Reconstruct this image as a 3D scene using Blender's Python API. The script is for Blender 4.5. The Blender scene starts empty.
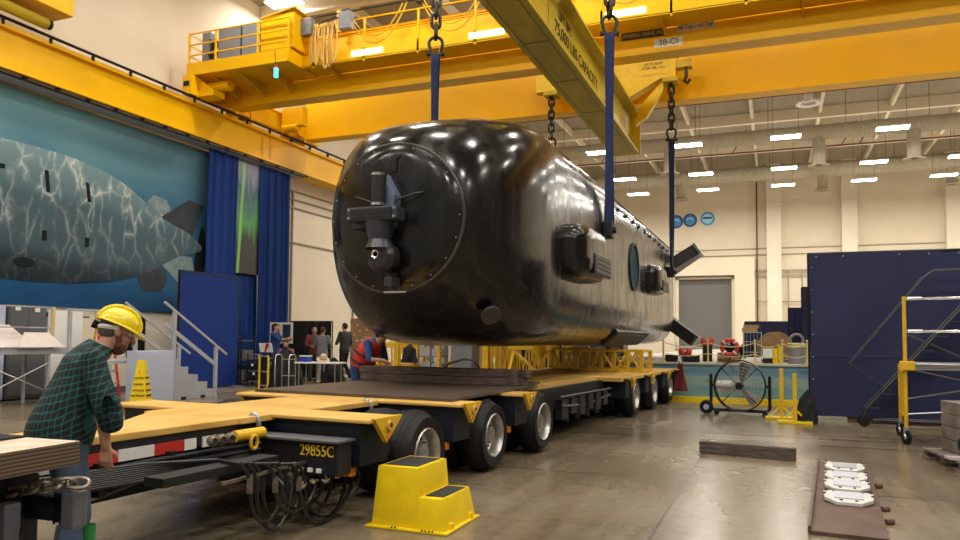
import bpy, bmesh, math, random
from mathutils import Vector, Matrix, Euler
random.seed(7)
S = bpy.context.scene
COL = S.collection
PI = math.pi
V = Vector
def R(d): return math.radians(d)

# ------------------------------------------------------------------ materials
MATS = {}
def mat(name, col, rough=0.5, metal=0.0, var=0.0, scale=4.0, bump=0.0, coat=0.0, emit=None, estr=0.0, spec=0.5, stretch=(1, 1, 1), col2=None, detail=5.0, bscale=None):
    if name in MATS: return MATS[name]
    m = bpy.data.materials.new(name); m.use_nodes = True
    nt = m.node_tree; b = nt.nodes['Principled BSDF']
    b.inputs['Base Color'].default_value = (*col, 1)
    b.inputs['Roughness'].default_value = rough
    b.inputs['Metallic'].default_value = metal
    b.inputs['Specular IOR Level'].default_value = spec
    b.inputs['Coat Weight'].default_value = coat
    b.inputs['Coat Roughness'].default_value = 0.08
    if emit:
        b.inputs['Emission Color'].default_value = (*emit, 1); b.inputs['Emission Strength'].default_value = estr
    if var > 0 or bump > 0:
        tc = nt.nodes.new('ShaderNodeTexCoord'); mp = nt.nodes.new('ShaderNodeMapping')
        mp.inputs['Scale'].default_value = stretch
        nt.links.new(tc.outputs['Object'], mp.inputs[0])
        n = nt.nodes.new('ShaderNodeTexNoise'); n.inputs['Scale'].default_value = scale; n.inputs['Detail'].default_value = detail
        nt.links.new(mp.outputs[0], n.inputs['Vector'])
        if var > 0:
            r = nt.nodes.new('ShaderNodeValToRGB')
            c2 = col2 or tuple(c * (1 - var) for c in col)
            r.color_ramp.elements[0].position = 0.32; r.color_ramp.elements[0].color = (*c2, 1)
            r.color_ramp.elements[1].position = 0.68; r.color_ramp.elements[1].color = (*col, 1)
            nt.links.new(n.outputs['Fac'], r.inputs[0]); nt.links.new(r.outputs[0], b.inputs['Base Color'])
        if bump > 0:
            n2 = n
            if bscale:
                n2 = nt.nodes.new('ShaderNodeTexNoise'); n2.inputs['Scale'].default_value = bscale; n2.inputs['Detail'].default_value = 3
                nt.links.new(mp.outputs[0], n2.inputs['Vector'])
            bp = nt.nodes.new('ShaderNodeBump'); bp.inputs['Strength'].default_value = bump; bp.inputs['Distance'].default_value = 0.02
            nt.links.new(n2.outputs['Fac'], bp.inputs['Height']); nt.links.new(bp.outputs[0], b.inputs['Normal'])
    MATS[name] = m
    return m

class NT:
    """small node-building helper"""
    def __init__(s, m): s.nt = m.node_tree; s.b = s.nt.nodes['Principled BSDF']
    def n(s, t, **kw):
        x = s.nt.nodes.new('ShaderNode' + t)
        for k, v in kw.items():
            if k in x.inputs: x.inputs[k].default_value = v
            else: setattr(x, k, v)
        return x
    def l(s, a, b): s.nt.links.new(a, b)
    def math(s, op, a, b=None, c=None):
        x = s.nt.nodes.new('ShaderNodeMath'); x.operation = op
        for i, v in enumerate((a, b, c)):
            if v is None: continue
            if isinstance(v, (int, float)): x.inputs[i].default_value = v
            else: s.l(v, x.inputs[i])
        return x.outputs[0]
    def mix(s, f, a, b):
        x = s.nt.nodes.new('ShaderNodeMix'); x.data_type = 'RGBA'
        for i, v in ((0, f), (6, a), (7, b)):
            if isinstance(v, (int, float)): x.inputs[i].default_value = v
            elif isinstance(v, tuple): x.inputs[i].default_value = (*v, 1)
            else: s.l(v, x.inputs[i])
        return x.outputs[2]
    def ramp(s, f, stops):
        x = s.nt.nodes.new('ShaderNodeValToRGB'); cr = x.color_ramp
        while len(cr.elements) < len(stops): cr.elements.new(0.5)
        for e, (p, c) in zip(cr.elements, stops): e.position = p; e.color = (*c, 1)
        s.l(f, x.inputs[0]); return x.outputs[0]

YEL = mat('crane_yellow', (0.93, 0.515, 0.0), 0.42, var=0.06, scale=1.5, spec=0.25)
YELD = mat('deck_yellow', (0.76, 0.48, 0.135), 0.5, var=0.35, scale=2.2, bump=0.1, detail=9, col2=(0.58, 0.33, 0.065))
YELS = mat('spreader_yellow', (0.62, 0.46, 0.012), 0.5, var=0.3, scale=3, stretch=(1, .3, 1))
YELP = mat('plastic_yellow', (0.90, 0.64, 0.003), 0.42, var=0.12, scale=7, bump=0.05)
YELT = mat('stand_yellow', (0.78, 0.47, 0.02), 0.45, var=0.15, scale=9)
RUB = mat('tyre_rubber', (0.010, 0.010, 0.011), 0.65, spec=.35, var=0.3, scale=20, bump=0.2)
RIM = mat('rim_steel', (0.50, 0.49, 0.47), 0.35, metal=0.8, var=0.25, scale=12)
STEELD = mat('dark_steel', (0.018, 0.019, 0.022), 0.5, spec=.35, var=0.35, scale=6, bump=0.05)
NAVYST = mat('navy_steel', (0.011, 0.014, 0.024), 0.5, spec=.3, var=0.3, scale=5)
CHAIN = mat('chain_steel', (0.06, 0.055, 0.05), 0.42, metal=0.8, var=0.4, scale=30)
CHAINL = mat('worn_chain_steel', (0.36, 0.31, 0.26), 0.4, metal=0.8, var=0.5, scale=30)
GREYP = mat('grey_paint', (0.42, 0.43, 0.46), 0.5, var=0.08, scale=5)
GREYL = mat('light_grey_panel', (0.47, 0.52, 0.66), 0.5, var=0.05, scale=5)
GREYD = mat('cabinet_grey', (0.10, 0.105, 0.115), 0.5, var=0.1, scale=5)
GREYM = mat('machine_grey', (0.22, 0.23, 0.25), 0.45, var=0.12, scale=5)
ALU = mat('aluminium', (0.66, 0.66, 0.66), 0.32, metal=0.9, var=0.1, scale=20)
CHROME = mat('chrome', (0.75, 0.75, 0.76), 0.15, metal=1.0)
WHITE = mat('white_paint', (0.80, 0.79, 0.77), 0.5, var=0.04, scale=5)
BLACK = mat('black_plastic', (0.008, 0.008, 0.009), 0.5, spec=.35, var=0.2, scale=9)
BLACKC = mat('black_cloth', (0.012, 0.012, 0.014), 0.9, var=0.3, scale=8, bump=0.3)
SLING = mat('sling_blue', (0.009, 0.02, 0.10), 0.8, var=0.25, scale=30, bump=0.2)
NAVY = mat('navy_curtain', (0.016, 0.020, 0.078), 0.7, var=0.12, scale=1.6, bump=0.35, bscale=2.2, stretch=(1, 1, .35))
BLUEP = mat('blue_panel', (0.008, 0.033, 0.20), 0.75, var=0.08, scale=2, spec=0.2)
BLUEC = mat('blue_drape', (0.010, 0.042, 0.22), 0.8, spec=0.2, var=0.15, scale=6, stretch=(1, 3, .2))
CREAM = mat('cream_wall', (0.78, 0.695, 0.55), 0.75, var=0.07, scale=.7, bump=0.02)
CREAM2 = mat('cream_pillar', (0.80, 0.735, 0.61), 0.7, var=0.05, scale=1)
CEIL = mat('roof_deck', (0.33, 0.28, 0.20), 0.8, var=0.12, scale=1.0, stretch=(6, .3, 1))
DUCT = mat('duct_cloth', (0.46, 0.41, 0.31), 0.7, var=0.2, scale=4, bump=0.4, stretch=(3, 1, 1))
PIPE = mat('red_pipe', (0.16, 0.045, 0.03), 0.5)
TAN = mat('tan_wood', (0.42, 0.26, 0.12), 0.7, var=0.3, scale=6)
CARD = mat('cardboard', (0.40, 0.25, 0.13), 0.8, var=0.2, scale=4)
RED = mat('red_paint', (0.55, 0.03, 0.025), 0.45)
ORANGE = mat('amber_lens', (0.85, 0.22, 0.01), 0.25)
SKIN = mat('skin', (0.55, 0.29, 0.20), 0.55, var=0.12, scale=14)
HAIRD = mat('dark_hair', (0.025, 0.017, 0.012), 0.7, var=0.3, scale=40)
HAIRB = mat('brown_hair', (0.09, 0.05, 0.03), 0.7, var=0.3, scale=40)
TEXTB = mat('sign_black', (0.01, 0.01, 0.01), 0.6)
TEXTY = mat('sign_yellow', (0.85, 0.6, 0.03), 0.5)
TEXTR = mat('sign_red', (0.6, 0.02, 0.02), 0.5)
LAMP = mat('lamp_diffuser', (0.9, 0.9, 0.88), 0.4, emit=(1.0, 0.96, 0.88), estr=14)
LAMPW = mat('walkway_lamp_lens', (0.9, 0.9, 0.88), 0.4, emit=(1.0, 0.95, 0.84), estr=3.0)
PURPLE = mat('dark_purple_print', (0.06, 0.02, 0.07), 0.5)

def wood(name, c1, c2, sc=(2, 14, 14), rough=0.75, bump=0.3):
    return mat(name, c1, rough, var=1, col2=c2, scale=2.5, stretch=sc, bump=bump, detail=8)
TIMBER = wood('old_timber', (0.17, 0.115, 0.095), (0.05, 0.032, 0.026))
TIMBERX = wood('floor_timber', (0.14, 0.105, 0.09), (0.05, 0.036, 0.03))
PLYB = wood('brown_sheet', (0.105, 0.074, 0.058), (0.055, 0.038, 0.029), (1, 6, 6), 0.5)
RUST = mat('rusty_plate', (0.13, 0.072, 0.048), 0.55, var=0.5, scale=3.5, bump=0.08)
GREYW = wood('grey_wood', (0.24, 0.20, 0.17), (0.12, 0.09, 0.075), (14, 2, 2))

def plymat():
    m = mat('plywood_stack', (0.6, 0.45, 0.3), 0.7); k = NT(m)
    g = k.n('NewGeometry'); s = k.n('SeparateXYZ'); tc = k.n('TexCoord'); p = k.n('SeparateXYZ')
    k.l(g.outputs['Normal'], s.inputs[0]); k.l(tc.outputs['Object'], p.inputs[0])
    n = k.n('TexNoise', Scale=9.0, Detail=6.0); k.l(tc.outputs['Object'], n.inputs['Vector'])
    w = k.math('SINE', k.math('ADD', k.math('MULTIPLY', p.outputs[2], 400.0), k.math('MULTIPLY', n.outputs['Fac'], 3.0)))
    side = k.mix(k.math('GREATER_THAN', w, 0.1), (0.05, 0.032, 0.02), (0.16, 0.11, 0.07))
    top = k.ramp(n.outputs['Fac'], [(0.35, (0.55, 0.38, 0.29)), (0.65, (0.74, 0.57, 0.46))])
    k.l(k.mix(k.math('GREATER_THAN', s.outputs[2], 0.5), side, top), k.b.inputs['Base Color'])
    return m
PLY = plymat()

def floormat():
    m = mat('polished_concrete', (0.4, 0.35, 0.27), 0.3, spec=0.42); k = NT(m)
    tc = k.n('TexCoord'); sp = k.n('SeparateXYZ'); k.l(tc.outputs['Object'], sp.inputs[0])
    n1 = k.n('TexNoise', Scale=0.4, Detail=4.0, Roughness=0.5); k.l(tc.outputs['Object'], n1.inputs['Vector'])
    mp = k.n('Mapping'); mp.inputs['Scale'].default_value = (5, .5, 1); mp.inputs['Rotation'].default_value = (0, 0, R(8)); k.l(tc.outputs['Object'], mp.inputs[0])
    n2 = k.n('TexNoise', Scale=1.1, Detail=2.5); k.l(mp.outputs[0], n2.inputs['Vector'])
    n3 = k.n('TexNoise', Scale=9.0, Detail=6.0); k.l(tc.outputs['Object'], n3.inputs['Vector'])
    base = k.ramp(n1.outputs['Fac'], [(0.28, (0.135, 0.103, 0.066)), (0.5, (0.215, 0.172, 0.116)), (0.72, (0.31, 0.256, 0.18))])
    tr = k.ramp(n2.outputs['Fac'], [(0.30, (0.62, 0.58, 0.52)), (0.66, (1, 1, 1))])
    x = k.n('Mix', data_type='RGBA', blend_type='MULTIPLY'); x.inputs[0].default_value = .75; k.l(base, x.inputs[6]); k.l(tr, x.inputs[7])
    sp3 = k.ramp(n3.outputs['Fac'], [(0.3, (0.76, 0.75, 0.72)), (0.6, (1.06, 1.06, 1.06))])
    y = k.n('Mix', data_type='RGBA', blend_type='MULTIPLY'); y.inputs[0].default_value = .6; k.l(x.outputs[2], y.inputs[6]); k.l(sp3, y.inputs[7])
    # slab joints
    def joint(c, per, off, w):
        a = k.math('PINGPONG', k.math('ADD', c, off), per / 2.0)
        return k.math('LESS_THAN', a, w)
    j = k.math('MAXIMUM', joint(sp.outputs[0], 4.6, 0.85, 0.012), joint(sp.outputs[1], 4.6, 1.35, 0.025))
    # two flush rails crossing the hall
    r1 = k.math('LESS_THAN', k.math('ABSOLUTE', k.math('SUBTRACT', sp.outputs[1], 12.05)), 0.07)
    r2 = k.math('LESS_THAN', k.math('ABSOLUTE', k.math('SUBTRACT', sp.outputs[1], 11.25)), 0.055)
    j = k.math('MAXIMUM', j, k.math('MAXIMUM', r1, r2))
    # rubber drag marks left beside the trailer
    tw = k.math('ADD', sp.outputs[0], k.math('MULTIPLY', sp.outputs[1], -0.062)); mk = 0.0
    for cx_, hw_ in ((-2.75, .07), (-2.45, .045), (-2.12, .06), (-1.72, .03)):
        q_ = k.math('LESS_THAN', k.math('ABSOLUTE', k.math('SUBTRACT', k.math('ADD', tw, k.math('MULTIPLY', n3.outputs['Fac'], .06)), cx_)), hw_)
        mk = q_ if mk == 0.0 else k.math('MAXIMUM', mk, q_)
    mk = k.math('MULTIPLY', k.math('MULTIPLY', mk, k.math('GREATER_THAN', sp.outputs[1], 10.5)), k.math('LESS_THAN', sp.outputs[1], 17.2))
    y_ = k.mix(k.math('MULTIPLY', mk, .38), y.outputs[2], (0.06, 0.048, 0.034))
    c = k.mix(k.math('MULTIPLY', j, 0.75), y_, (0.045, 0.034, 0.026))
    k.l(c, k.b.inputs['Base Color'])
    rr = k.n('MapRange'); rr.inputs[3].default_value = 0.17; rr.inputs[4].default_value = 0.36
    k.l(n1.outputs['Fac'], rr.inputs[0]); k.l(rr.outputs[0], k.b.inputs['Roughness'])
    bp = k.n('Bump', Strength=0.02, Distance=0.02); k.l(n3.outputs['Fac'], bp.inputs['Height']); k.l(bp.outputs[0], k.b.inputs['Normal'])
    return m
FLOOR = floormat()

def hullmat(name, base, rough, dust):
    m = mat(name, base, rough, coat=0.1, spec=0.38); k = NT(m)
    tc = k.n('TexCoord'); n = k.n('TexNoise', Scale=1.4, Detail=8.0, Roughness=0.65); k.l(tc.outputs['Object'], n.inputs['Vector'])
    mp = k.n('Mapping'); mp.inputs['Scale'].default_value = (2, 2, .35); k.l(tc.outputs['Object'], mp.inputs[0])
    n2 = k.n('TexNoise', Scale=3.0, Detail=7.0); k.l(mp.outputs[0], n2.inputs['Vector'])
    f = k.math('MULTIPLY', n.outputs['Fac'], n2.outputs['Fac'])
    c = k.ramp(f, [(0.2, base), (0.42, tuple(min(1, b + dust) for b in base))])
    k.l(c, k.b.inputs['Base Color'])
    r = k.n('MapRange'); r.inputs[1].default_value = .15; r.inputs[2].default_value = .45; r.inputs[3].default_value = rough; r.inputs[4].default_value = rough + .28
    k.l(f, r.inputs[0]); k.l(r.outputs[0], k.b.inputs['Roughness'])
    bp = k.n('Bump', Strength=0.05, Distance=0.05); n4 = k.n('TexNoise', Scale=2.2, Detail=2.0); k.l(tc.outputs['Object'], n4.inputs['Vector'])
    k.l(n4.outputs['Fac'], bp.inputs['Height']); k.l(bp.outputs[0], k.b.inputs['Normal'])
    return m
HULL = hullmat('hull_black', (0.009, 0.0085, 0.008), 0.12, 0.011)
DOME = hullmat('dome_black', (0.006, 0.006, 0.006), 0.10, 0.008)
EMBLEM = mat('emblem_teal', (0.018, 0.07, 0.095), 0.85, spec=.08)

def plaid():
    m = mat('plaid_flannel', (0.02, 0.05, 0.06), 0.85); k = NT(m)
    tc = k.n('TexCoord'); sp = k.n('SeparateXYZ'); k.l(tc.outputs['Object'], sp.inputs[0])
    g = k.n('NewGeometry'); nz = k.n('TexNoise', Scale=6.0); k.l(tc.outputs['Object'], nz.inputs['Vector'])
    wob = k.math('MULTIPLY', nz.outputs['Fac'], 0.035)
    def st(c, per, w, off=0.0):
        return k.math('LESS_THAN', k.math('PINGPONG', k.math('ADD', k.math('ADD', c, wob), off), per / 2), w)
    u = k.math('ADD', k.math('MULTIPLY', sp.outputs[0], 0.9), k.math('MULTIPLY', sp.outputs[1], 0.75))
    v = k.math('ADD', sp.outputs[2], k.math('MULTIPLY', sp.outputs[1], -0.35))
    a = st(u, 0.036, 0.0035, .9); b = st(v, 0.036, 0.0035, .9)
    a2 = st(u, 0.036, 0.0095, .918); b2 = st(v, 0.036, 0.0095, .918)
    c = k.mix(k.math('MULTIPLY', a2, .6), (0.008, 0.017, 0.028), (0.004, 0.006, 0.012))
    c = k.mix(k.math('MULTIPLY', b2, .6), c, (0.004, 0.005, 0.009))
    c = k.mix(k.math('MULTIPLY', a, .6), c, (0.008, 0.105, 0.095)); c = k.mix(k.math('MULTIPLY', b, .65), c, (0.010, 0.135, 0.12))
    k.l(c, k.b.inputs['Base Color'])
    bp = k.n('Bump', Strength=0.35, Distance=0.03); n = k.n('TexNoise', Scale=7.0, Detail=3.0); k.l(tc.outputs['Object'], n.inputs['Vector'])
    k.l(n.outputs['Fac'], bp.inputs['Height']); k.l(bp.outputs[0], k.b.inputs['Normal'])
    return m
PLAID = plaid()
DENIM = mat('denim', (0.075, 0.11, 0.19), 0.85, var=0.4, scale=8, bump=0.3)

# ------------------------------------------------------------------ mesh builder
def frame(d):
    d = V(d).normalized(); u = V((0, 0, 1)) if abs(d.z) < .95 else V((0, 1, 0))
    x = u.cross(d).normalized(); return x, d.cross(x).normalized(), d
class MB:
    def __init__(s, off=(0, 0, 0)): s.bm = bmesh.new(); s.o = V(off)
    def _v(s, p): return s.bm.verts.new(V(p) - s.o)
    def _f(s, vs):
        try: return s.bm.faces.new(vs)
        except ValueError: return None
    def box(s, x0, x1, y0, y1, z0, z1, M=None):
        c = [V((x, y, z)) for z in (z0, z1) for y in (y0, y1) for x in (x0, x1)]
        if M: c = [M @ p for p in c]
        v = [s._v(p) for p in c]
        for f in ((0, 2, 3, 1), (4, 5, 7, 6), (0, 1, 5, 4), (2, 6, 7, 3), (0, 4, 6, 2), (1, 3, 7, 5)): s._f([v[i] for i in f])
        return s
    def cbox(s, c, d, rot=(0, 0, 0)):
        M = Matrix.Translation(V(c)) @ Euler([R(a) for a in rot]).to_matrix().to_4x4()
        return s.box(-d[0] / 2, d[0] / 2, -d[1] / 2, d[1] / 2, -d[2] / 2, d[2] / 2, M)
    def bar(s, p0, p1, w, h, up=None):
        p0, p1 = V(p0), V(p1); x, y, d = frame(p1 - p0)
        if up is not None:
            y = (V(up) - d * V(up).dot(d)).normalized(); x = y.cross(d)
        r = []
        for p in (p0, p1): r.append([s._v(p + x * a * w / 2 + y * b * h / 2) for a, b in ((-1, -1), (1, -1), (1, 1), (-1, 1))])
        for i in range(4): s._f([r[0][i], r[0][(i + 1) % 4], r[1][(i + 1) % 4], r[1][i]])
        s._f(r[0][::-1]); s._f(r[1]); return s
    def tube(s, pts, r, n=8, closed=False, cap=True):
        pts = [V(p) for p in pts]; N = len(pts); rings = []; x = None
        for i, p in enumerate(pts):
            if closed: d = pts[(i + 1) % N] - pts[i - 1]
            else: d = pts[min(i + 1, N - 1)] - pts[max(i - 1, 0)]
            d.normalize()
            if x is None: x, y, _ = frame(d)
            else:
                x = (x - d * x.dot(d)); x.normalize(); y = d.cross(x)
            rr = r[i] if isinstance(r, (list, tuple)) else r
            rings.append([s._v(p + (x * math.cos(2 * PI * j / n) + y * math.sin(2 * PI * j / n)) * rr) for j in range(n)])
        for i in range(N if closed else N - 1):
            a, b = rings[i], rings[(i + 1) % N]
            for j in range(n): s._f([a[j], a[(j + 1) % n], b[(j + 1) % n], b[j]])
        if not closed and cap: s._f(rings[0][::-1]); s._f(rings[-1])
        return s
    def lathe(s, prof, c=(0, 0, 0), axis=(0, 0, 1), n=24, closed=False):
        x, y, d = frame(axis); c = V(c); rings = []
        for r, h in prof:
            if r < 1e-5: rings.append([s._v(c + d * h)])
            else: rings.append([s._v(c + d * h + (x * math.cos(2 * PI * j / n) + y * math.sin(2 * PI * j / n)) * r) for j in range(n)])
        rr = list(zip(rings, rings[1:])) + ([(rings[-1], rings[0])] if closed else [])
        for a, b in rr:
            for j in range(n):
                q = [a[j % len(a)], a[(j + 1) % n % len(a)], b[(j + 1) % n % len(b)], b[j % len(b)]]
                u = []
                for w in q:
                    if w not in u: u.append(w)
                if len(u) > 2: s._f(u)
        return s
    def cyl(s, p0, p1, r, n=16, r1=None):
        p0, p1 = V(p0), V(p1); L = (p1 - p0).length
        return s.lathe([(0, 0), (r, 0), (r if r1 is None else r1, L), (0, L)], p0, p1 - p0, n)
    def prism(s, poly, ext):
        a = [s._v(p) for p in poly]; b = [s._v(V(p) + V(ext)) for p in poly]; n = len(a)
        s._f(a[::-1]); s._f(b)
        for i in range(n): s._f([a[i], a[(i + 1) % n], b[(i + 1) % n], b[i]])
        return s
    def ell(s, c, r, n=16, m=10, rot=(0, 0, 0)):
        M = Matrix.Translation(V(c)) @ Euler([R(a) for a in rot]).to_matrix().to_4x4()
        rings = []
        for i in range(m + 1):
            t = PI * i / m
            if i in (0, m): rings.append([s._v(M @ V((0, 0, r[2] * math.cos(t))))])
            else: rings.append([s._v(M @ V((r[0] * math.sin(t) * math.cos(2 * PI * j / n), r[1] * math.sin(t) * math.sin(2 * PI * j / n), r[2] * math.cos(t)))) for j in range(n)])
        for a, b in zip(rings, rings[1:]):
            for j in range(n):
                u = []
                for w in (a[j % len(a)], a[(j + 1) % n % len(a)], b[(j + 1) % n % len(b)], b[j % len(b)]):
                    if w not in u: u.append(w)
                if len(u) > 2: s._f(u)
        return s
    def loft(s, secs, n=20):
        """secs: (centre, rx, ry, axisx, axisy)"""
        rings = []
        for c, rx, ry, ax, ay in secs:
            rings.append([s._v(V(c) + V(ax) * rx * math.cos(2 * PI * j / n) + V(ay) * ry * math.sin(2 * PI * j / n)) for j in range(n)])
        for a, b in zip(rings, rings[1:]):
            for j in range(n): s._f([a[j], a[(j + 1) % n], b[(j + 1) % n], b[j]])
        s._f(rings[0][::-1]); s._f(rings[-1]); return s
    def grid(s, fn, nu, nv):
        g = [[s._v(fn(i / nu, j / nv)) for j in range(nv + 1)] for i in range(nu + 1)]
        for i in range(nu):
            for j in range(nv): s._f([g[i][j], g[i + 1][j], g[i + 1][j + 1], g[i][j + 1]])
        return s
    def build(s, name, m, parent=None, bevel=0.0, smooth=False, seg=2):
        bmesh.ops.recalc_face_normals(s.bm, faces=s.bm.faces)
        if bevel > 0:
            es = [e for e in s.bm.edges if len(e.link_faces) == 2 and e.calc_face_angle(0) > .6]
            bmesh.ops.bevel(s.bm, geom=es, offset=bevel, segments=seg, profile=.6, affect='EDGES', clamp_overlap=True)
        me = bpy.data.meshes.new(name); s.bm.to_mesh(me); s.bm.free()
        if smooth:
            for p in me.polygons: p.use_smooth = True
            me.set_sharp_from_angle(angle=R(38))
        o = bpy.data.objects.new(name, me); COL.objects.link(o)
        me.materials.append(m)
        if parent: o.parent = parent
        return o

SPLIT = {'landing_post', 'pipe_clamp', 'leg', 'side_panel', 'platform_bracket', 'rail_stand', 'track_clips', 'terminal_block', 'couplings', 'wheel_nuts_', 'lashing_ring', 'cross_bar', 'shelf', 'shelf_box', 'white_dial', 'base_slot', 'cable_stay', 'easel', 'paper_tags', 'rail_post', 'stringer', 'riser', 'reel_stand', 'pivot', 'festoon_rail', 'duct_louver', 'cross_tube', 'end_rung', 'white_valve', 'hanging_hose', 'suspension_wire', 'drum_clip', 'bumper_bracket', 'bumper_bolt', 'machine_panel', 'plate_clip', 'bottom_board', 'brace', 'side_rail', 'base_frame', 'bolt_hole', 'rim_holes', 'neck_pipe', 'undercarriage_valves', 'guard_rail', 'walkway_rail', 'platform_rail', 'limit_switch', 'crate_batten', 'cross_arm_', 'axle', 'arm_bracket'}
def split_parts():
    """give every separate piece of the listed parts an object of its own"""
    for o in list(COL.objects):
        if o.type != 'MESH' or not o.parent or o.name.split('.')[0] not in SPLIT: continue
        nm = o.name.split('.')[0]; bm = bmesh.new(); bm.from_mesh(o.data); seen = set(); isl = []
        for v in bm.verts:
            if v in seen: continue
            st = [v]; seen.add(v); g = []
            while st:
                w_ = st.pop(); g.append(w_)
                for e in w_.link_edges:
                    q = e.other_vert(w_)
                    if q not in seen: seen.add(q); st.append(q)
            isl.append({w_.index for w_ in g})
        if len(isl) > 1:
            for g in isl:
                b2 = bm.copy(); bmesh.ops.delete(b2, geom=[v for v in b2.verts if v.index not in g], context='VERTS')
                me = bpy.data.meshes.new(nm); b2.to_mesh(me); b2.free(); me.materials.append(o.data.materials[0])
                p = bpy.data.objects.new(nm, me); COL.objects.link(p); p.parent = o.parent; p.location = o.location; p.rotation_euler = o.rotation_euler
            for c in kids(o): c.parent = o.parent
            bpy.data.objects.remove(o)
        bm.free()
def tag(o, label, cat, group=None):
    o['label'] = label; o['category'] = cat
    if group: o['group'] = group
    return o
def thing(name, label, cat, loc=(0, 0, 0), rz=0.0, group=None):
    o = bpy.data.objects.new(name, None); COL.objects.link(o); o.location = loc; o.rotation_euler = (0, 0, R(rz))
    o.empty_display_size = .2
    return tag(o, label, cat, group)
def struct(o): o['kind'] = 'structure'; return o
def single(mb, name, m, label, cat, loc, rz=0, group=None, **kw):
    o = mb.build(name, m, None, **kw); o.location = loc; o.rotation_euler = (0, 0, R(rz)); return tag(o, label, cat, group)
def kids(o): return [c for c in COL.objects if c.parent is o]
def dup(root, loc, rz=None, label=None, name=None):
    r = root.copy(); COL.objects.link(r); r.location = loc
    if rz is not None: r.rotation_euler = (0, 0, R(rz))
    if label: r['label'] = label
    for c in kids(root):
        d = c.copy(); COL.objects.link(d); d.parent = r
        for g in kids(c):
            e = g.copy(); COL.objects.link(e); e.parent = d
    return r
def text(body, size, m, parent, loc, rot, name='lettering', ext=0.003, align='CENTER', sx=1.0):
    cu = bpy.data.curves.new(name, 'FONT'); cu.body = body; cu.size = size; cu.extrude = ext; cu.align_x = align; cu.align_y = 'CENTER'
    t = bpy.data.objects.new(name, cu); COL.objects.link(t)
    dg = bpy.context.evaluated_depsgraph_get(); me = bpy.data.meshes.new_from_object(t.evaluated_get(dg))
    bpy.data.objects.remove(t); bpy.data.curves.remove(cu)
    o = bpy.data.objects.new(name, me); COL.objects.link(o); me.materials.clear(); me.materials.append(m)
    o.location = loc; o.rotation_euler = [R(a) for a in rot]; o.scale = (sx, 1, 1)
    if parent: o.parent = parent
    return o
def catenary(a, b, sag, n=12):
    a, b = V(a), V(b); return [a.lerp(b, i / n) - V((0, 0, sag * 4 * (i / n) * (1 - i / n))) for i in range(n + 1)]

# ------------------------------------------------------------------ camera
def camera():
    f = 744.0
    def cr(x, y): return V((x - 480., -(y - 300.), -f))
    vy = cr(775, 341.3).normalized(); vx = -cr(-1400, 320); vx -= vy * vx.dot(vy); vx.normalize(); vz = vx.cross(vy)
    M = Matrix((vx, vy, vz)).to_4x4(); M.translation = (0, 0, 1.42)
    c = bpy.data.cameras.new('camera'); o = bpy.data.objects.new('camera', c); COL.objects.link(o)
    o.matrix_world = M; c.sensor_width = 36; c.lens = f / 960 * 36; c.shift_y = 30 / 960; c.clip_end = 300
    S.camera = o
camera()
S.view_settings.view_transform = 'Standard'; S.view_settings.look = 'None'; S.view_settings.gamma = 1; S.view_settings.exposure = 0.55
w = bpy.data.worlds.new('hall_air'); S.world = w; w.use_nodes = True
w.node_tree.nodes['Background'].inputs[0].default_value = (1, .92, .8, 1); w.node_tree.nodes['Background'].inputs[1].default_value = 0.22

# ================================================================== SETTING
struct(MB().box(-16, 15, -9, 50.2, -0.2, 0).build('floor', FLOOR))
struct(MB().box(-16.3, 15.3, -9, 50.5, 12.5, 12.8).build('ceiling', CEIL))
struct(MB().box(-16.3, -16, -9, 50.5, -0.2, 12.5).build('wall_left', CREAM))
struct(MB().box(15, 15.3, 24, 50.5, -0.2, 12.5).build('wall_right', CREAM))
struct(MB().box(15, 15.3, -9, 24, -0.2, 12.5).build('wall_right_near', mat('dark_reflection_wall', (.13, .11, .09), .8, var=.1, scale=1)))  # unseen near wall, coloured dark so the hull nose reflects dark
struct(MB().box(-16, -15.52, -9, 17.7, 0, 6.8).build('wall_furring', CREAM))
b = MB()
b.box(-16, -5.85, 50.2, 50.5, 0, 12.5).box(-2.55, 15, 50.2, 50.5, 0, 12.5).box(-5.85, -2.55, 50.2, 50.5, 5.4, 12.5)
struct(b.build('wall_far', CREAM))
# roll-up door far away: slatted curtain in a frame
SHUT = mat('shutter_grey', (0.17, 0.165, 0.16), 0.5)
b = MB()
for i in range(45): b.box(-5.9, -2.5, 50.3, 50.36, i * .12, i * .12 + .105)
b.box(-5.9, -2.5, 50.34, 50.4, 0, 5.4)
d = struct(b.build('door_1', SHUT))
b = MB().box(-6.05, -5.85, 50.05, 50.25, .9, 5.55).box(-2.55, -2.35, 50.05, 50.25, .9, 5.55).box(-6.05, -2.35, 50.05, 50.25, 5.4, 5.6)
struct(b.build('trim_1', CREAM2))
# boxed-out vestibule around the far door
b = MB().box(-9.5, -6.05, 49.6, 50.2, 0, 6.7).box(-2.35, -1.15, 49.6, 50.2, 0, 6.7).box(-6.05, -2.35, 49.6, 50.2, 5.6, 6.7)
struct(b.build('wall_vestibule', CREAM))
# wall pilasters with panel joints
n = 2
for x in (-15.2, -10.6, 0.0, 4.25, 9.7, 14.2):
    b = MB().box(x - .42, x + .42, 49.55, 50.2, 0, 12.5)
    for z in (3.2, 4.9, 6.6, 8.3, 10.0): b.box(x - .44, x + .44, 49.53, 50.2, z, z + .05)
    struct(b.build('trim_%d' % n, CREAM2)); n += 1
# horizontal panel joints, ledge and service rails on the far wall
LINE = mat('wall_joint', (0.36, 0.30, 0.24), 0.7)
b = MB()
for z in (6.85, 7.25): b.box(-16, 15, 50.12, 50.2, z, z + .06)
struct(b.build('trim_%d' % n, LINE)); n += 1
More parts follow.
